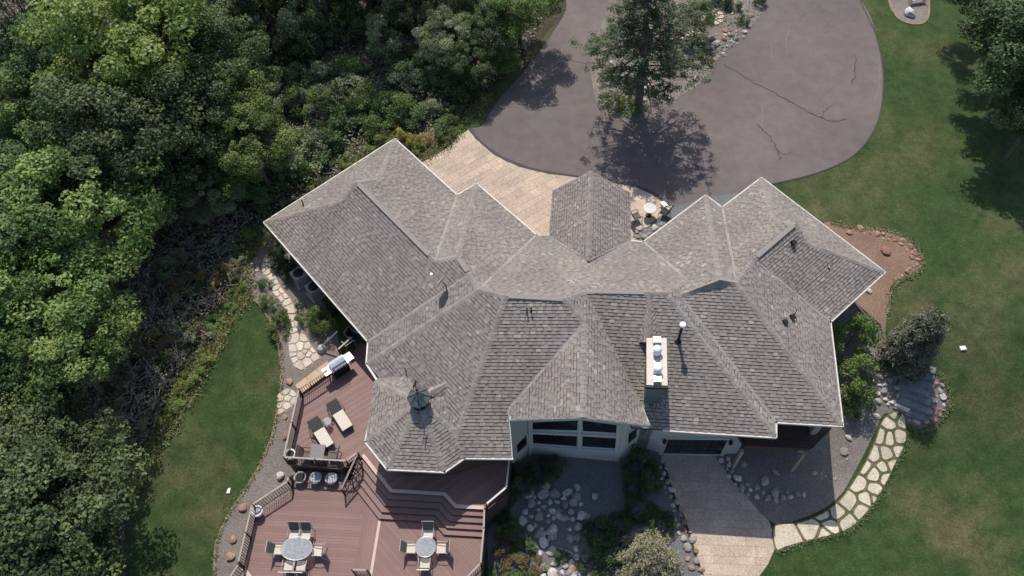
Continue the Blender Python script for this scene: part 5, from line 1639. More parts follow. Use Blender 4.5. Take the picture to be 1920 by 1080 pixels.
# entrance table and chairs
zE = -2.79
p = at(1216, 404, zE)
t = tag(empty('bistro_table', p), 'round white pedestal table beside the entrance porch', 'table')
MB().lathe((0, 0, 0), [(0.42, 0.70), (0.43, 0.715), (0.43, 0.735), (0.42, 0.75)], 28).build('tabletop', M['white'], t)
MB().lathe((0, 0, 0), [(0.22, 0), (0.2, 0.04), (0.035, 0.08), (0.03, 0.7)], 14).build('pedestal', M['metal_dark'], t)
sling_chair('black cushioned chair tucked beside the porch roof edge', 'chairs by the white table', at(1192, 413, zE), math.radians(-70), 'black', 'metal_dark', 0.62)
sling_chair('black cushioned chair between the white table and the east wing', 'chairs by the white table', at(1244, 405, zE), math.radians(60), 'black', 'metal_dark', 0.62)
o = tag(empty('garden_cart', at(1245, 388, zE), 0.5), 'small garden cart handle standing behind the right black chair', 'cart')
MB().tube([(0, 0, 0.2), (0.35, 0.55, 0.9)], 0.02, 6).build('handle', M['wood_old'], o)
MB().box((-0.05, 0, 0.25), (0.3, 0.4, 0.2)).build('tray', M['metal_grey'], o)
MB().lathe((0, 0.0, 0.12), [(0.12, -0.03), (0.12, 0.03)], 12).build('wheel', M['black'], o)

# benches
def bench(label, p, rz, mat, L=1.4):
    r = tag(empty('garden_bench', p, rz), label, 'bench')
    for k in range(3): MB().box((0, -0.12 + k * .14, 0.44), (L, 0.12, 0.04)).build('seat_slat', M[mat], r)
    for k in range(3): MB().box((0, 0.25 + k * .03, 0.58 + k * .14), (L, 0.03, 0.11)).build('back_slat', M[mat], r)
    for sx in (-1, 1):
        MB().box((sx * (L / 2 - .08), 0.02, 0.21), (0.07, 0.42, 0.42)).build('leg', M[mat], r)
        MB().box((sx * (L / 2 - .04), 0.02, 0.66), (0.07, 0.46, 0.05)).build('arm', M[mat], r)
        MB().beam((sx * (L / 2 - .08), 0.24, 0.4), (sx * (L / 2 - .08), 0.34, 0.95), 0.06, 0.06).build('back_post', M[mat], r)
    return r
bench('weathered wooden bench on the island at the end of its path', G(1318, 38), math.radians(75), 'wood_old')
bench('pale bench at the top edge behind the white boulder', G(1718, 6), math.radians(8), 'stone_cap', 1.3)

# lawn markers, downspout, log
o = MB(G(1804, 653)).prism([(lambda q: (q.x, q.y))(G(*q)) for q in ((1798, 650), (1809, 649), (1811, 657), (1800, 658))], G(1804, 653).z - 0.05, G(1804, 653).z + 0.09).build('utility_lid', M['planter'])
o.location = G(1804, 653); tag(o, 'small pale utility box lid set in the right lawn', 'utility lid')
pp = G(429, 921)
o = MB(pp).prism([(lambda q: (q.x, q.y))(G(*q)) for q in ((425, 925), (428, 916), (433, 915), (431, 926))], pp.z, pp.z + 0.06).build('white_scrap', M['planter'])
o.location = pp; tag(o, 'white scrap lying on the left lawn', 'scrap')
dp0, dp1 = G(1602, 566, 0.12), G(1630, 600, 0.12)
o = MB(dp0).beam(dp0, dp1, 0.10, 0.08).build('downspout', M['white']); o.location = dp0
tag(o, 'white downspout lying on the gravel at the east corner of the house', 'downspout')
a, b = G(294, 655, 0.3), G(343, 622, 0.35)
log = MB(a).tube([a, a.lerp(b, .5) + Vector((0, 0, .03)), b], [0.24, 0.27, 0.30], 12).build('fallen_log', M['bark_grey'], None, True); log.location = a
tag(log, 'cut log lying at the brushy edge of the left lawn', 'log')
sr = DO
# satellite dish near the west valley
dpos = at(836, 545, 1.75); dpos.z = roofz(dpos.x, dpos.y); dpos = at(838, 545, dpos.z)
o = tag(empty('satellite_dish', dpos), 'grey satellite dish on the west roof near the valley', 'satellite dish')
aim = Vector((-0.75, 0.45, 0.45)).normalized()
MB().tube([(0, 0, -0.05), (-0.02, 0.02, 0.5), (-0.15, 0.06, 0.72)], 0.03, 8).build('mast', M['metal_dark'], o)
dc = Vector((-0.2, 0.08, 0.78))
ux = aim.cross(Vector((0, 0, 1))).normalized(); uy = ux.cross(aim).normalized()
vs_, fs_ = [], []
for i in range(5):
    r_ = 0.42 * i / 4
    for k in range(18):
        a = 2 * math.pi * k / 18
        vs_.append(dc + ux * (r_ * math.cos(a)) + uy * (r_ * 0.9 * math.sin(a)) + aim * (0.5 * r_ * r_))
for i in range(4):
    for k in range(18): fs_.append((i * 18 + k, i * 18 + (k + 1) % 18, (i + 1) * 18 + (k + 1) % 18, (i + 1) * 18 + k))
nv = len(vs_)
vs_ += [v - aim * 0.02 for v in vs_]
fs_ += [tuple(reversed([q + nv for q in f])) for f in fs_] + [(4 * 18 + k, nv + 4 * 18 + k, nv + 4 * 18 + (k + 1) % 18, 4 * 18 + (k + 1) % 18) for k in range(18)]
MB().add(vs_, fs_).build('dish', M['metal_grey'], o, True)
MB().tube([dc - uy * 0.38 + aim * 0.05, dc + aim * 0.62 - uy * 0.1], 0.018, 6).build('feed_arm', M['metal_grey'], o)
MB().box(dc + aim * 0.62 - uy * 0.08, (0.09, 0.09, 0.12)).build('feed_horn', M['metal_white'], o)

# ------------------------------------------------------------------ plants
def leaf_mesh(name, centers, normals, size, tint, mat, aspect=0.6, seed=0, fold=True):
    """one mesh of many small leaves (rhombus, lifted at the sides); arrays from numpy"""
    rs = np.random.RandomState(seed)
    n = len(centers)
    nr = normals / np.maximum(1e-6, np.linalg.norm(normals, axis=1, keepdims=True))
    r = rs.normal(size=(n, 3))
    t = np.cross(nr, r); t /= np.maximum(1e-6, np.linalg.norm(t, axis=1, keepdims=True))
    b = np.cross(nr, t)
    s = size[:, None]
    v = np.empty((n, 4, 3))
    v[:, 0] = centers - t * s
    v[:, 1] = centers + b * s * aspect + nr * s * 0.18
    v[:, 2] = centers + t * s
    v[:, 3] = centers - b * s * aspect + nr * s * 0.18
    me = bpy.data.meshes.new(name)
    me.vertices.add(n * 4)
    me.vertices.foreach_set('co', v.reshape(-1).astype(np.float32))
    me.loops.add(n * 4)
    me.loops.foreach_set('vertex_index', np.arange(n * 4, dtype=np.int32))
    me.polygons.add(n)
    me.polygons.foreach_set('loop_start', np.arange(0, n * 4, 4, dtype=np.int32))
    me.polygons.foreach_set('loop_total', np.full(n, 4, dtype=np.int32))
    me.update(calc_edges=True)
    a = me.attributes.new('tint', 'FLOAT', 'FACE')
    a.data.foreach_set('value', np.clip(tint, 0, 1).astype(np.float32))
    me.materials.append(mat)
    return me

def clump_crown(name, seed, R, RZ, cz_, nclump, per, leaf, cr, mat, low=-0.55, inner=0.45, tspread=0.5):
    rs = np.random.RandomState(seed)
    lob = [(rs.normal(size=3), rs.uniform(0.1, 0.45)) for _ in range(7)]
    C = []
    while len(C) < nclump:
        d = rs.normal(size=3); d /= np.linalg.norm(d)
        if d[2] < low: continue
        r = rs.uniform(inner, 1.0) ** 0.6
        k = 0.78 + sum(w * max(0, d @ (q / np.linalg.norm(q))) for q, w in lob)
        k = min(k, 1.3) * rs.uniform(0.85, 1.12)
        C.append((d * r * k, r))
    P, N, T, S = [], [], [], []
    for c, r in C:
        rad = cr * rs.uniform(0.4, 1.5)
        m = int(per * (rad / cr) ** 2)
        d = rs.normal(size=(m, 3)); d /= np.linalg.norm(d, axis=1, keepdims=True)
        q = d * rad * (rs.uniform(0.25, 1, size=(m, 1)) ** 0.5) * np.array([1, 1, 0.7])
        cen = c * np.array([R, R, RZ]) + np.array([0, 0, cz_])
        P.append(cen + q)
        N.append(d * 0.45 + np.array([0, 0, 0.5]) + c * 0.3 + rs.normal(size=(m, 3)) * 0.6)
        T.append(np.full(m, 0.5 + (rs.rand() - 0.5) * tspread) + rs.normal(size=m) * 0.16)
        S.append(leaf * rs.uniform(0.6, 1.35, size=m))
    return leaf_mesh(name, np.concatenate(P), np.concatenate(N), np.concatenate(S), np.concatenate(T), mat, seed=seed), [c * np.array([R, R, RZ]) + np.array([0, 0, cz_]) for c, _ in C]

def trunk_mesh(seed, h, r, targets, mat, lean=0.3, dead=0):
    rr = random.Random(seed)
    mb = MB()
    lx, ly = rr.uniform(-lean, lean), rr.uniform(-lean, lean)
    mid = Vector((lx * .6, ly * .6, h * .55)); top = Vector((lx, ly, h))
    mb.tube([(0, 0, -0.4), (0.0, 0, 0.15), mid, top], [r * 1.5, r, r * .72, r * .3], 9)
    for c in targets:
        c = Vector(c)
        t = rr.uniform(0.45, 0.95)
        a = mid.lerp(top, (t - .45) / .5)
        if c.z < a.z: a = Vector((0, 0, 0)).lerp(mid, 0.85)
        m = a.lerp(c, 0.5) + Vector((rr.uniform(-.3, .3), rr.uniform(-.3, .3), 0.25))
        mb.tube([a, m, a.lerp(c, 0.92)], [r * .38, r * .22, r * .07], 5)
    for _ in range(dead):
        z = rr.uniform(0.2, 0.75) * h; a = rr.uniform(0, 6.28); L = rr.uniform(0.5, 1.9)
        p0 = Vector((lx * z / h, ly * z / h, z)); d = Vector((math.cos(a), math.sin(a), rr.uniform(-.2, .5))) * L
        mb.tube([p0, p0 + d * .5 + Vector((0, 0, .1)), p0 + d], [.035, .02, .008], 4, False)
        mb.tube([p0 + d * .5, p0 + d * .8 + Vector((rr.uniform(-.4, .4), rr.uniform(-.4, .4), .2))], [.015, .005], 3, False)
    return mb.mesh('trunk', mat, True)

DEC = []
for s in range(5):
    me_c, cl = clump_crown('crown', 100 + s, 3.7, 3.7, 8.5, 105, 230, 0.105, 0.78, M['leaf_mid'], tspread=0.9)
    me_t = trunk_mesh(s, 8.5, 0.22, cl[::4], M['bark'])
    DEC.append((me_c, me_t))
TALL = []
for s in range(3):
    me_c, cl = clump_crown('crown', 200 + s, 3.0, 3.4, 13.0, 17, 130, 0.11, 0.75, M['leaf_dark'], -0.9)
    me_t = trunk_mesh(20 + s, 13.5, 0.22, cl[::2], M['bark'], 0.8, 22)
    TALL.append((me_c, me_t))
BUSH = []
for s in range(4):
    me_c, cl = clump_crown('foliage', 300 + s, 0.85, 0.75, 0.72, 28, 110, 0.05, 0.28, M['leaf_mid'], -0.75, 0.5)
    me_t = trunk_mesh(40 + s, 0.8, 0.03, cl[::4], M['bark'], 0.1)
    BUSH.append((me_c, me_t))

def plant(protos, p, sx, sz, mat, name, label, cat, group=None, i=None, rz=None, tr='trunk', lean=0.0, bark=None):
    me_c, me_t = protos[rnd.randrange(len(protos)) if i is None else i]
    r = empty(name, p, rnd.uniform(0, 6.28) if rz is None else rz)
    r.rotation_euler = (rnd.uniform(-lean, lean), rnd.uniform(-lean, lean), r.rotation_euler.z)
    r.scale = (sx, sx, sz)
    tag(r, label, cat, group)
    c = link_mesh(me_c.name.split('.')[0], me_c, r)
    c.material_slots[0].link = 'OBJECT'
    c.material_slots[0].material = M[mat]
    t = link_mesh(tr, me_t, r)
    if bark:
        t.material_slots[0].link = 'OBJECT'; t.material_slots[0].material = M[bark]
    return r

def tree_px(px, py, R, mat, label, group=None, hz=0.8, **k):
    s = R / 4.0
    p = G(px, py, 8.5 * s * hz)
    p.z = gh(p.x, p.y) - 0.1
    return plant(DEC, p, s, s * hz, mat, 'broadleaf_tree', label, 'tree', group, lean=0.06, **k)

WG = 'trees of the western woods'
for px_, py_, R, mt, lb_ in (
        (255, 85, 5.0, 'leaf_yellow', 'big yellow green tree at the top left of the woods'),
        (390, 100, 3.6, 'leaf_mid', 'green tree at the top between the yellow green tree and the dark trunks'),
        (120, 150, 4.0, 'leaf_mid', 'green tree below and left of the big yellow green tree'),
        (40, 50, 4.8, 'leaf_mid', 'tree filling the top left corner of the picture'),
        (330, 205, 3.6, 'leaf_dark', 'dark tree directly below the big yellow green tree'),
        (215, 265, 4.2, 'leaf_dark', 'dark tree in the shaded middle of the woods'),
        (95, 265, 3.2, 'leaf_mid', 'small tree in the shade between the left edge and the dark middle'),
        (15, 300, 3.8, 'leaf_bright', 'bright tree cut by the left edge, upper one'),
        (315, 300, 2.8, 'leaf_dark', 'dark low tree right of the middle of the woods'),
        (418, 215, 2.8, 'leaf_bright', 'bright green tree at the right edge of the leafy woods'),
        (470, 270, 2.6, 'leaf_bright', 'small bright tree lowest on the right edge of the leafy woods'),
        (410, 300, 2.0, 'leaf_mid', 'small green tree left of the lowest bright tree'),
        (105, 390, 4.3, 'leaf_bright', 'big bright green tree halfway down the left side'),
        (190, 395, 3.2, 'leaf_bright', 'bright green tree reaching furthest towards the house on the left side'),
        (15, 430, 4.0, 'leaf_mid', 'tree cut by the left edge halfway down the picture'),
        (45, 560, 3.8, 'leaf_bright', 'bright tree at the left edge beside the brush pile'),
        (95, 640, 3.4, 'leaf_bright', 'bright tree reaching lowest above the dark brush'),
        (10, 690, 3.4, 'leaf_mid', 'tree at the left edge above the olive oak'),
        (400, 365, 1.7, 'leaf_under', 'thin pale olive tree leaning over the brush near the roof corner'),
        (35, 850, 3.4, 'leaf_olive', 'olive oak at the bottom left, its top lit by the sun'),
        (88, 885, 2.4, 'leaf_olive', 'olive oak at the bottom left, nearest the lawn'),
        (40, 960, 4.0, 'leaf_olive', 'darker olive oak at the left edge near the bottom'),
        (85, 1005, 2.6, 'leaf_olive', 'dark oak overhanging the left lawn near the bottom'),
        (60, 1075, 3.4, 'leaf_dark', 'dark oak cut by the bottom edge'),
        (150, 1062, 1.7, 'leaf_olive', 'small oak on the lawn side near the bottom left')):
    tree_px(px_, py_, R, mt, lb_, WG)
for px_, py_, R, mt, lb_ in (
        (1935, 40, 3.4, 'leaf_dark', 'dark tree at the top right beside the bench bed'),
        (1985, 70, 4.4, 'leaf_dark', 'dark tree in the top right corner, mostly out of the picture'),
        (1950, 205, 2.5, 'leaf_olive', 'grey olive tree on the right edge below the dark ones'),
        (1930, 130, 2.3, 'leaf_dark', 'dark small tree between the two on the right edge'),
        (1872, -12, 2.4, 'leaf_dark', 'dark tree nearest the white boulder at the top right')):
    tree_px(px_, py_, R, mt, lb_, 'trees along the right edge')
tree_px(972, -8, 2.7, 'leaf_bright', 'bright tree overhanging the driveway at the forest edge', WG)
tree_px(912, 52, 2.0, 'leaf_dark', 'dark tree at the forest edge just left of the upper driveway', WG)
tree_px(880, 112, 1.6, 'leaf_mid', 'green tree at the forest edge above the pale boulder', WG)
tree_px(845, 70, 2.0, 'leaf_under', 'sage coloured small tree in the understorey left of the driveway', WG)
tree_px(1310, 28, 1.2, 'leaf_mid', 'small leafy tree beside the island bench', None, hz=0.8)
for j, (px_, py_) in enumerate(((395, 125), (440, 90), (485, 105), (520, 50), (560, 75), (604, 95), (616, 88), (665, 45), (706, 60), (750, 55), (775, 62), (840, 15), (610, 5), (700, 0), (460, 25))):
    p = G(px_, py_ - 45)
    plant(TALL, p, rnd.uniform(0.85, 1.1), rnd.uniform(0.85, 1.05), rnd.choice(('leaf_dark', 'leaf_dark', 'leaf_mid')), 'tall_tree', 'tall unseen tree added to shade the woods at the top', 'tree', 'tall trees of the dark woods', lean=0.05)
for x_, y_ in ((-34, 60), (-24, 62), (-14, 61), (-44, 52), (-40, 64), (-29, 57.5), (-21, 56.5), (-17.5, 58), (-10.5, 57), (-7, 59.5), (-26, 66), (-18, 65), (-11, 65), (-4, 64)):  # unseen trees past the upper edge, added to shade the wood floor
    plant(TALL, Vector((x_, y_, gh(x_, y_))), 1.1, 1.0, 'leaf_dark', 'tall_tree', 'tall unseen tree added to shade the woods at the top', 'tree', 'tall trees of the dark woods', lean=0.05)

# conifers
def conifer_mesh(name, seed, H, R, mat, tiers, per, needle, droop=0.25, base=0.12, power=0.9, tuft=0.16):
    rs = np.random.RandomState(seed)
    P, N, T, S = [], [], [], []
    br = []
    for i in range(tiers):
        f = i / (tiers - 1)
        z = H * (base + (0.97 - base) * f)
        rad = R * (1 - f) ** power + 0.06
        nb_ = max(5, int(6 + 9 * (1 - f)))
        for k in range(nb_):
            a = 2 * math.pi * (k + rs.rand()) / nb_
            L = rad * rs.uniform(0.75, 1.12)
            tip = np.array([math.cos(a) * L, math.sin(a) * L, z - droop * L + rs.uniform(-.08, .08)])
            root = np.array([0, 0, z + 0.05])
            br.append((root, tip))
            m = max(8, int(per * L / R))
            t = rs.uniform(0.25, 1.0, size=(m, 1)) ** 0.7
            q = root + (tip - root) * t + rs.normal(size=(m, 3)) * tuft * np.array([1, 1, 0.55])
            P.append(q)
            N.append(rs.normal(size=(m, 3)) * 0.6 + np.array([math.cos(a) * .5, math.sin(a) * .5, 0.8]))
            T.append(0.3 + 0.4 * t[:, 0] + rs.normal(size=m) * 0.14 + rs.uniform(-.1, .1))
            S.append(needle * rs.uniform(0.7, 1.3, size=m))
    return leaf_mesh(name, np.concatenate(P), np.concatenate(N), np.concatenate(S), np.concatenate(T), mat, 0.34, seed), br
me_c, br = conifer_mesh('foliage', 5, 5.0, 1.26, M['needle_spruce'], 34, 105, 0.085, 0.10, 0.04, 0.33, 0.12)
me_t = trunk_mesh(60, 4.3, 0.09, [tuple(b[1]) for b in br[::9]], M['bark'], 0.03)
pS = G(1690, 676)
plant([(me_c, me_t)], pS, 1.0, 1.0, 'needle_spruce', 'spruce_tree', 'grey green spruce beside the house above the bluestone steps', 'tree', None, 0)
me_c, br = conifer_mesh('foliage', 8, 2.9, 1.7, M['needle_tan'], 16, 120, 0.085, -0.35, 0.05, 0.55, 0.12)
me_t = trunk_mesh(61, 2.4, 0.06, [tuple(b[1]) for b in br[::5]], M['bark'], 0.03)
pJ = G(1212, 1062)
plant([(me_c, me_t)], pJ, 0.92, 0.9, 'needle_tan', 'juniper_shrub', 'large tan green juniper at the bottom between the rocks and the lower driveway', 'shrub', None, 0)

# island pine: tall bare trunk, tiers of long limbs with tufts at their ends
def pine(seed, H=11.2):
    rs = np.random.RandomState(seed)
    mb = MB()
    mb.tube([(0, 0, -0.4), (0.02, 0, 0.3), (0.05, 0.03, 6), (0.0, 0.1, 8.8), (0, 0.1, H)], [0.42, 0.30, 0.24, 0.14, 0.04], 10)
    P, N, T, S = [], [], [], []
    for i in range(15):
        f = i / 14
        z = 3.6 + (H - 4.1) * f
        L0 = 5.4 * (1 - f) ** 0.75 * (0.72 if i < 2 else 1) + 0.5
        nb_ = 6 if f < 0.6 else 5
        for k in range(nb_):
            a = 2 * math.pi * (k + rs.rand() * 0.9) / nb_ + i
            L = L0 * rs.uniform(0.6, 1.0)
            d = np.array([math.cos(a), math.sin(a), 0])
            r0 = np.array([0, 0, z]); r1 = r0 + d * L * 0.55 + np.array([0, 0, 0.1]); r2 = r0 + d * L + np.array([0, 0, rs.uniform(0.0, 0.7)])
            mb.tube([r0, r1, r2], [0.07, 0.045, 0.015], 5, False)
            for j in range(int(3 + L * 1.8)):
                t = rs.uniform(0.3, 1.03)
                c = r0 + (r2 - r0) * t + np.array([0, 0, 0.12])
                side = np.array([-d[1], d[0], 0]) * rs.uniform(-1, 1) * 0.42 * L * (0.25 + 0.5 * t)
                c2 = c + side
                if j % 2 == 0: mb.tube([c, c2], [0.02, 0.008], 4, False)
                m = 40
                rad = rs.uniform(0.28, 0.5)
                dd = rs.normal(size=(m, 3)); dd /= np.linalg.norm(dd, axis=1, keepdims=True)
                P.append(c2 + dd * rad * rs.uniform(0.2, 1, size=(m, 1)) * np.array([1, 1, 0.5]))
                N.append(dd * 0.5 + np.array([0, 0, 0.8]) + rs.normal(size=(m, 3)) * 0.3)
                T.append(0.45 + rs.uniform(-.25, .25) + rs.normal(size=m) * 0.12)
                S.append(0.095 * rs.uniform(0.7, 1.3, size=m))
    return leaf_mesh('crown', np.concatenate(P), np.concatenate(N), np.concatenate(S), np.concatenate(T), M['needle_pine'], 0.36, seed), mb.mesh('trunk', M['bark'], True)
pP = G(1196, 208)
pr_ = plant([pine(4)], pP, 1.0, 1.0, 'needle_pine', 'pine_tree', 'tall pine with a bare trunk on the island in the driveway', 'tree', None, 0, 0.4)
pr_.rotation_euler = (0, -0.045, 0.4)

# shrubs one can point at
def bush(px, py, R, H, mat, label, group=None, name='shrub', cat='shrub', i=None):
    p = G(px, py)
    return plant(BUSH, p, R, H / 1.45, mat, name, label, cat, group, i, tr='stems')
for px_, py_, R, H, mt, lb_ in (
        (507, 571, 0.5, 0.7, 'leaf_bright', 'small round shrub left of the west path, upper one'),
        (525, 598, 0.56, 0.8, 'leaf_mid', 'green shrub left of the west path behind the brighter one'),
        (526, 622, 0.72, 1.0, 'leaf_bright', 'bright round shrub left of the west path, lowest one'),
        (500, 536, 0.42, 0.5, 'leaf_mid', 'tiny round shrub left of the west path near the white stones'),
        (607, 618, 0.8, 1.6, 'leaf_bright', 'tall bright shrub right of the west path by the pole'),
        (580, 604, 0.58, 1.1, 'leaf_yellow', 'narrow yellow green shrub right of the west path'),
        (563, 578, 0.28, 0.7, 'leaf_mid', 'thin shrub between the path and the air conditioners'),
        (520, 478, 0.55, 0.9, 'leaf_mid', 'green shrub under the west roof corner'),
        (521, 505, 0.4, 0.7, 'leaf_mid', 'small shrub below the one under the west roof corner'),
        (545, 520, 0.6, 0.8, 'leaf_dark', 'shaded shrub beside the air conditioners'),
        (530, 500, 0.6, 0.9, 'leaf_dark', 'shaded shrub under the west eave'),
        (615, 590, 0.6, 0.9, 'leaf_dark', 'shaded shrub under the west eave near the deck'),
        (1586, 650, 1.2, 2.4, 'leaf_bright', 'bright leafy shrub against the east wall, upper one'),
        (1598, 722, 1.2, 2.0, 'leaf_bright', 'leafy shrub against the east wall, lower one'),
        (1604, 756, 0.9, 1.4, 'leaf_mid', 'drooping shrub at the foot of the east wall beside the rock pile'),
        (1585, 770, 0.7, 1.0, 'leaf_dark', 'dark low shrub at the corner of the east eave'),
        (1012, 893, 0.85, 1.0, 'leaf_dark', 'dark shrub in front of the bay window'),
        (1035, 878, 0.7, 0.9, 'leaf_dark', 'second dark shrub in front of the bay window'),
        (978, 913, 0.6, 0.8, 'leaf_mid', 'green shrub beside the deck wall at the rock garden'),
        (975, 885, 0.6, 0.8, 'leaf_dark', 'dark shrub under the angled bay window'),
        (1196, 882, 0.95, 1.5, 'leaf_dark', 'large dark shrub by the walk-out door'),
        (1218, 905, 0.75, 1.0, 'leaf_olive', 'greyish shrub below the large dark one at the lower driveway'),
        (1190, 915, 0.7, 0.8, 'leaf_dark', 'low dark shrub between the gravel and the lower driveway'),
        (1195, 960, 0.9, 0.7, 'leaf_dark', 'spreading dark shrub above the juniper'),
        (1240, 985, 0.8, 0.7, 'leaf_dark', 'spreading dark shrub above the juniper, driveway side'),
        (1122, 1005, 0.95, 1.0, 'leaf_dark', 'dark needled shrub below the rock garden'),
        (1140, 1040, 0.95, 1.1, 'leaf_dark', 'dark needled shrub left of the juniper'),
        (1115, 1062, 0.8, 0.8, 'leaf_dark', 'dark low shrub at the bottom between rocks and juniper'),
        (1160, 985, 0.8, 0.7, 'leaf_dark', 'dark mounded shrub below the blue gravel'),
        (1052, 1048, 0.42, 0.5, 'leaf_mid', 'small green shrub among the sunlit stones'),
        (942, 1002, 0.42, 0.7, 'leaf_yellow', 'yellow green shrub at the lower deck railing'),
        (940, 965, 0.6, 0.7, 'leaf_dark', 'shaded shrub in the angle of the deck'),
        (955, 985, 0.5, 0.8, 'leaf_mid', 'pale flowering shrub in the angle of the deck'),
        (968, 1010, 0.6, 0.7, 'leaf_mid', 'green shrub topmost in the russet planting'),
        (945, 1035, 0.6, 0.6, 'leaf_red', 'russet shrub on the deck side of the planting'),
        (985, 1030, 0.65, 0.7, 'leaf_mid', 'rounded green shrub in the middle of the russet planting'),
        (965, 1060, 0.65, 0.6, 'leaf_red', 'russet shrub in the middle of the planting'),
        (1000, 1062, 0.6, 0.6, 'leaf_red', 'russet shrub on the stone side of the planting'),
        (935, 1085, 0.7, 0.6, 'leaf_mid', 'green shrub at the bottom edge beside the deck'),
        (985, 1090, 0.7, 0.6, 'leaf_mid', 'green shrub at the bottom edge beside the stones'),
        (1148, 200, 0.8, 1.0, 'leaf_yellow', 'yellow shrub at the foot of the pine, left one'),
        (1182, 206, 0.75, 0.9, 'leaf_yellow', 'yellow green shrub at the foot of the pine, right one'),
        (1185, 165, 0.7, 0.8, 'leaf_dark', 'dark shrub against the pine trunk'),
        (1262, 130, 0.8, 1.1, 'leaf_dark', 'dark shrub right of the pine trunk'),
        (1250, 108, 0.7, 1.0, 'leaf_dark', 'dark shrub right of the pine trunk, further up'),
        (1320, 110, 0.6, 0.9, 'leaf_olive', 'grassy shrub at the driveway side of the island'),
        (1300, 90, 0.6, 0.9, 'leaf_olive', 'grassy shrub on the island below its path'),
        (1345, 8, 0.9, 1.2, 'leaf_dark', 'dark green shrub at the top beside the island bench'),
        (1370, 15, 0.7, 0.8, 'leaf_dark', 'dark shrub at the top of the island next to the pale stones'),
        (1422, 8, 0.6, 0.9, 'leaf_dark', 'dark shrub at the upper driveway corner of the island'),
        (1390, 44, 0.55, 0.7, 'leaf_mid', 'green shrub among the island edge stones'),
        (1140, 150, 0.6, 0.8, 'leaf_olive', 'grey shrub among the island stones left of the pine'),
        (770, 268, 0.6, 0.9, 'leaf_gold', 'golden shrub behind the north roof corner'),
        (796, 272, 0.55, 0.8, 'leaf_gold', 'golden shrub nearest the concrete apron'),
        (748, 262, 0.5, 0.8, 'leaf_gold', 'golden shrub at the tip of the north roof corner'),
        (785, 285, 0.5, 0.7, 'leaf_yellow', 'yellow green shrub in the bed by the concrete apron'),
        (720, 278, 0.7, 0.9, 'leaf_yellow', 'yellow green shrub along the north west eave'),
        (690, 298, 0.7, 0.9, 'leaf_yellow', 'yellow green shrub halfway along the north west eave'),
        (655, 312, 0.7, 0.8, 'leaf_yellow', 'yellow green shrub further along the north west eave'),
        (832, 256, 0.7, 0.9, 'leaf_mid', 'green shrub at the corner of the apron and the grass'),
        (830, 240, 0.6, 0.8, 'leaf_bright', 'bright shrub first in the row along the grass strip'),
        (848, 222, 0.65, 0.8, 'leaf_mid', 'green shrub second in the row along the grass strip'),
        (866, 200, 0.65, 0.8, 'leaf_mid', 'green shrub third in the row along the grass strip'),
        (880, 182, 0.65, 0.8, 'leaf_mid', 'green shrub last in the row, below the pale boulder'),
        (712, 252, 0.9, 1.4, 'leaf_bright', 'bright shrub standing out behind the north west eave'),
        (570, 330, 0.9, 1.3, 'leaf_bright', 'bright shrub at the left end of the north west eave'),
        (545, 345, 0.9, 1.2, 'leaf_mid', 'green shrub outside the roof corner at the forest edge'),
        (474, 478, 0.3, 0.4, 'leaf_yellow', 'tiny yellow plant on the gravel by the roof corner')):
    bush(px_, py_, R, H, mt, lb_)

# forest-edge shrubs scattered through the understorey
rr = random.Random(31)
EDGE = gp_([(430, 330), (470, 250), (480, 180), (520, 150), (640, 130), (760, 130), (850, 110), (930, 100), (960, 120), (900, 160), (860, 190), (820, 235), (760, 240), (700, 245), (640, 295), (570, 320), (520, 360), (470, 410)])
xs = [p[0] for p in EDGE]; ys = [p[1] for p in EDGE]
k = 0
while k < 80:
    p = (rr.uniform(min(xs), max(xs)), rr.uniform(min(ys), max(ys)))
    if not inside(p, EDGE): continue
    k += 1
    R = rr.uniform(0.7, 1.5)
    plant(BUSH, Vector((p[0], p[1], gh(*p))), R, R * rr.uniform(0.6, 1.0), rr.choice(('leaf_under', 'leaf_mid', 'leaf_under', 'leaf_bright', 'leaf_mid')), 'woodland_shrub', 'leafy shrub in the shaded understorey above the west wing', 'shrub', 'understorey shrubs above the west wing', tr='stems')
TOPW = gp_([(385, 175), (400, 60), (440, -25), (900, -25), (900, 40), (860, 95), (760, 120), (640, 120), (520, 140), (470, 170)])
xs = [p[0] for p in TOPW]; ys = [p[1] for p in TOPW]
k = 0
while k < 70:
    p = (rr.uniform(min(xs), max(xs)), rr.uniform(min(ys), max(ys)))
    if not inside(p, TOPW): continue
    k += 1
    R = rr.uniform(0.7, 1.6)
    plant(BUSH, Vector((p[0], p[1], gh(*p))), R, R * rr.uniform(0.8, 1.7), rr.choice(('leaf_under', 'leaf_dark', 'leaf_olive', 'leaf_dark', 'leaf_mid')), 'woodland_sapling', 'bushy sapling between the dark trunks at the top of the woods', 'shrub', 'saplings among the dark trunks', tr='stems')
BR = gp_([(250, 560), (330, 470), (400, 420), (460, 390), (470, 430), (430, 480), (440, 530), (400, 590), (350, 660), (320, 720), (290, 790), (240, 840), (230, 760), (200, 700)])
xs = [p[0] for p in BR]; ys = [p[1] for p in BR]
k = 0
while k < 30:
    p = (rr.uniform(min(xs), max(xs)), rr.uniform(min(ys), max(ys)))
    if not inside(p, BR): continue
    k += 1
    R = rr.uniform(0.5, 1.0)
    plant(BUSH, Vector((p[0], p[1], gh(*p))), R, R * rr.uniform(0.5, 0.9), rr.choice(('leaf_under', 'leaf_olive', 'leaf_under', 'leaf_red')), 'brush_shrub', 'scrubby shrub among the dead brush left of the lawn', 'shrub', 'scrub in the brushy hollow', tr='stems')
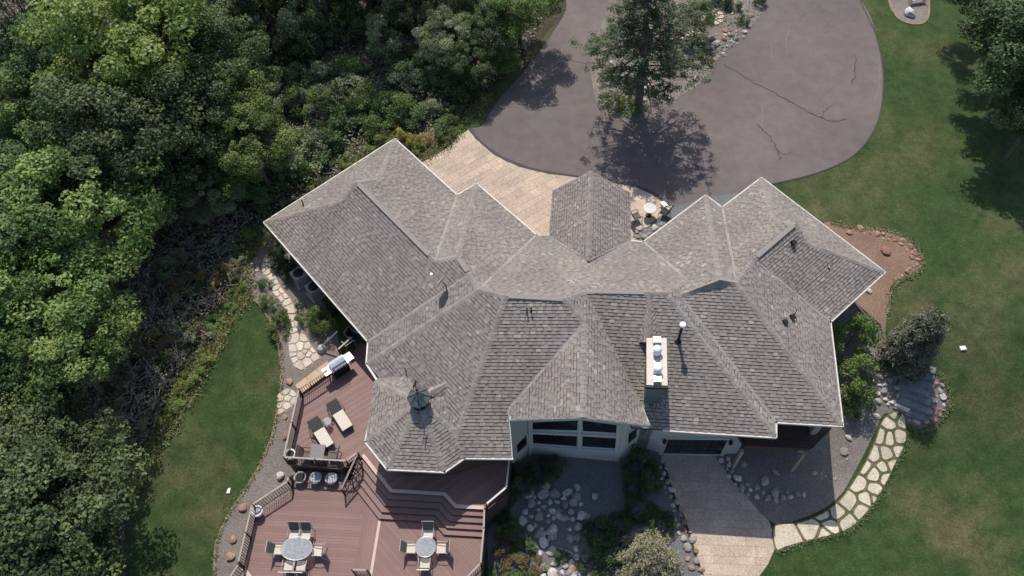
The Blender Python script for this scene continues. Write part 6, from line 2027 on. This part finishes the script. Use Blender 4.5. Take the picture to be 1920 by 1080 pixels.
for px_, py_ in ((365, 720), (340, 760), (380, 690), (352, 735), (440, 560), (455, 545), (430, 585), (412, 610), (470, 440), (495, 425), (520, 410), (545, 392), (445, 500), (460, 470), (305, 790), (322, 775), (400, 635), (600, 352), (625, 340), (480, 445), (450, 520)):
    bush(px_ + rr.uniform(-14, 10), py_ + rr.uniform(-10, 10), rr.uniform(0.25, 0.6), rr.uniform(0.3, 0.6), rr.choice(('leaf_yellow', 'leaf_under', 'leaf_yellow', 'leaf_bright')), 'low yellow green shrub in the rough strip along the forest edge', 'rough strip shrubs', 'rough_shrub')

# ground cover of the forest floor: uncountable leaves and twigs
def scatter(poly, n, seed):
    rs = np.random.RandomState(seed)
    xs = [p[0] for p in poly]; ys = [p[1] for p in poly]
    out = []
    while len(out) < n:
        q = rs.rand(n, 2) * [max(xs) - min(xs), max(ys) - min(ys)] + [min(xs), min(ys)]
        for p in q:
            if len(out) < n and inside(p, poly): out.append(p)
    return np.array(out)
vis = gp_([(-40, -30), (1045, -30), (1000, 80), (935, 150), (880, 195), (830, 250), (800, 275), (720, 285), (640, 325), (500, 410), (450, 470), (430, 540), (380, 610), (320, 740), (270, 850), (235, 930), (235, 1100), (-40, 1100)])
def hash2(x, y): return 0.5 + 0.25 * math.sin(x * 0.9 + 1.7 * math.sin(y * 0.6)) + 0.25 * math.sin(y * 1.1 + 2.1 * math.sin(x * 0.45))
pts = scatter(vis, 44000, 3)
rs = np.random.RandomState(4)
hh = np.array([hash2(*p) for p in pts])
keep = rs.rand(len(pts)) < 0.25 + 0.75 * hh
pts, hh = pts[keep], hh[keep]
z = np.array([gh(*p) for p in pts]) + rs.rand(len(pts)) ** 1.5 * (0.15 + 0.9 * hh)
C3 = np.column_stack([pts, z])
me = leaf_mesh('undergrowth', C3, rs.normal(size=(len(pts), 3)) * 0.6 + [0, 0, 0.9], 0.085 * rs.uniform(0.6, 1.5, len(pts)), 0.35 + 0.35 * hh + rs.normal(size=len(pts)) * 0.15, M['leaf_under'], 0.6, 9)
link_mesh('undergrowth', me)['kind'] = 'stuff'
pts = scatter(vis, 60000, 13)
z = np.array([gh(*p) for p in pts]) + 0.03 + rs.rand(len(pts)) * 0.12
me = leaf_mesh('leaf_litter', np.column_stack([pts, z]), rs.normal(size=(len(pts), 3)) * 0.45 + [0, 0, 1], 0.085 * rs.uniform(0.6, 1.5, len(pts)), rs.rand(len(pts)), mat_leaf('dead_leaf', (0.07, 0.055, 0.036), (0.14, 0.112, 0.078), (0.24, 0.205, 0.155), 0.1), 0.6, 10)
link_mesh('leaf_litter', me)['kind'] = 'stuff'
ROUGH = smooth_closed(gp_(rough_px), 3)
pts = scatter(ROUGH, 17000, 23)
pts = pts + rs.normal(size=pts.shape) * 0.25
z = np.array([gh(*p) for p in pts]) + 0.03 + rs.rand(len(pts)) * 0.18
me = leaf_mesh('rough_grass', np.column_stack([pts, z]), rs.normal(size=(len(pts), 3)) * 0.9 + [0, 0, 0.5], 0.08 * rs.uniform(0.6, 1.5, len(pts)), rs.rand(len(pts)), M['grass_blade'], 0.35, 11)
link_mesh('rough_grass', me)['kind'] = 'stuff'
islp = [p for p in isl]
pts = scatter(islp, 9000, 33)
hh = np.array([hash2(p[0] * 2.1, p[1] * 2.1) for p in pts]); pts = pts[rs.rand(len(pts)) < hh ** 2]
z = np.array([gh(*p) for p in pts]) + 0.04 + rs.rand(len(pts)) * 0.35
me = leaf_mesh('island_groundcover', np.column_stack([pts, z]), rs.normal(size=(len(pts), 3)) * 0.7 + [0, 0, 0.8], 0.075 * rs.uniform(0.6, 1.5, len(pts)), rs.rand(len(pts)), M['leaf_under'], 0.5, 14)
link_mesh('island_groundcover', me)['kind'] = 'stuff'
# dead brush
mb = MB()
rr = random.Random(77)
xs = [p[0] for p in BR]; ys = [p[1] for p in BR]
k = 0
while k < 420:
    p = (rr.uniform(min(xs) - 2, max(xs) + 1), rr.uniform(min(ys) - 1, max(ys) + 2))
    if not inside(p, BR) and k > 90: continue
    if not inside(p, FOREST): continue
    k += 1
    a = rr.uniform(0, 6.28); L = rr.uniform(0.3, 1.5); zz = gh(*p) + rr.uniform(0.05, 0.6)
    d = Vector((math.cos(a), math.sin(a), rr.uniform(-.15, .5))) * L
    q0 = Vector((p[0], p[1], zz)); q1 = q0 + d * .5 + Vector((rr.uniform(-.2, .2), rr.uniform(-.2, .2), rr.uniform(0, .2))); q2 = q0 + d
    mb.tube([q0, q1, q2], [rr.uniform(.012, .04), .02, .006], 4, False)
    for _ in range(3):
        t = rr.uniform(.3, .9); c = q0.lerp(q2, t)
        mb.tube([c, c + Vector((rr.uniform(-.5, .5), rr.uniform(-.5, .5), rr.uniform(0, .4)))], [.012, .004], 3, False)
mb.build('dead_brush', M['twig'])['kind'] = 'stuff'
# short turf fringe on the sunlit lawns: tufts that break the edges of the beds
def fringe(pts_px, n, seed):
    line = [Vector((a[0], a[1], 0)) for a in gp_(pts_px)]
    line = smooth_open(line, 6)
    rs2 = np.random.RandomState(seed)
    out = []
    for i in range(len(line) - 1):
        for _ in range(max(1, int(n / len(line)))):
            t = rs2.rand(); q = line[i].lerp(line[i + 1], t)
            out.append((q.x + rs2.normal() * 0.10, q.y + rs2.normal() * 0.10))
    return out
F = []
for i, q in enumerate(([(442, 505), (462, 545), (497, 585), (520, 640), (528, 700), (521, 765), (506, 830), (472, 900), (432, 960), (406, 1020), (402, 1090)],
          [(1560, 420), (1600, 427), (1650, 431), (1692, 442), (1721, 466), (1729, 492), (1716, 515), (1690, 526), (1671, 546), (1664, 590)],
          [(1745, 697), (1767, 712), (1780, 740), (1775, 773), (1752, 799), (1720, 809), (1694, 793)],
          [(1700, 825), (1692, 848), (1662, 908), (1640, 945), (1605, 985), (1570, 1003), (1520, 1015), (1456, 1036)])):
    F += fringe(q, 1500, 50 + i)
F = np.array(F)
z = np.array([gh(*p) for p in F]) + 0.04 + rs.rand(len(F)) * 0.06
me = leaf_mesh('lawn_fringe', np.column_stack([F, z]), rs.normal(size=(len(F), 3)) * 0.8 + [0, 0, 0.7], 0.055 * rs.uniform(0.6, 1.5, len(F)), rs.rand(len(F)), mat_leaf('turf_blade', (0.05, 0.08, 0.025), (0.085, 0.115, 0.04), (0.14, 0.15, 0.06), 0.2), 0.4, 12)
link_mesh('lawn_fringe', me)['kind'] = 'stuff'

# posts of the entrance porch
for k_ in ('pl', 'pr'):
    p = RV[k_] + (Vector((RV['prb'].x, RV['prb'].y, 0)) - RV[k_]).normalized() * 0.5
    z0 = gh(p.x, p.y)
    MB(HO).lathe((p.x, p.y, z0), [(0.22, 0), (0.22, 0.2), (0.15, 0.25), (0.13, -0.2 - z0 - 0.1), (0.18, -0.2 - z0)], 12).build('porch_column', M['frame'], house)
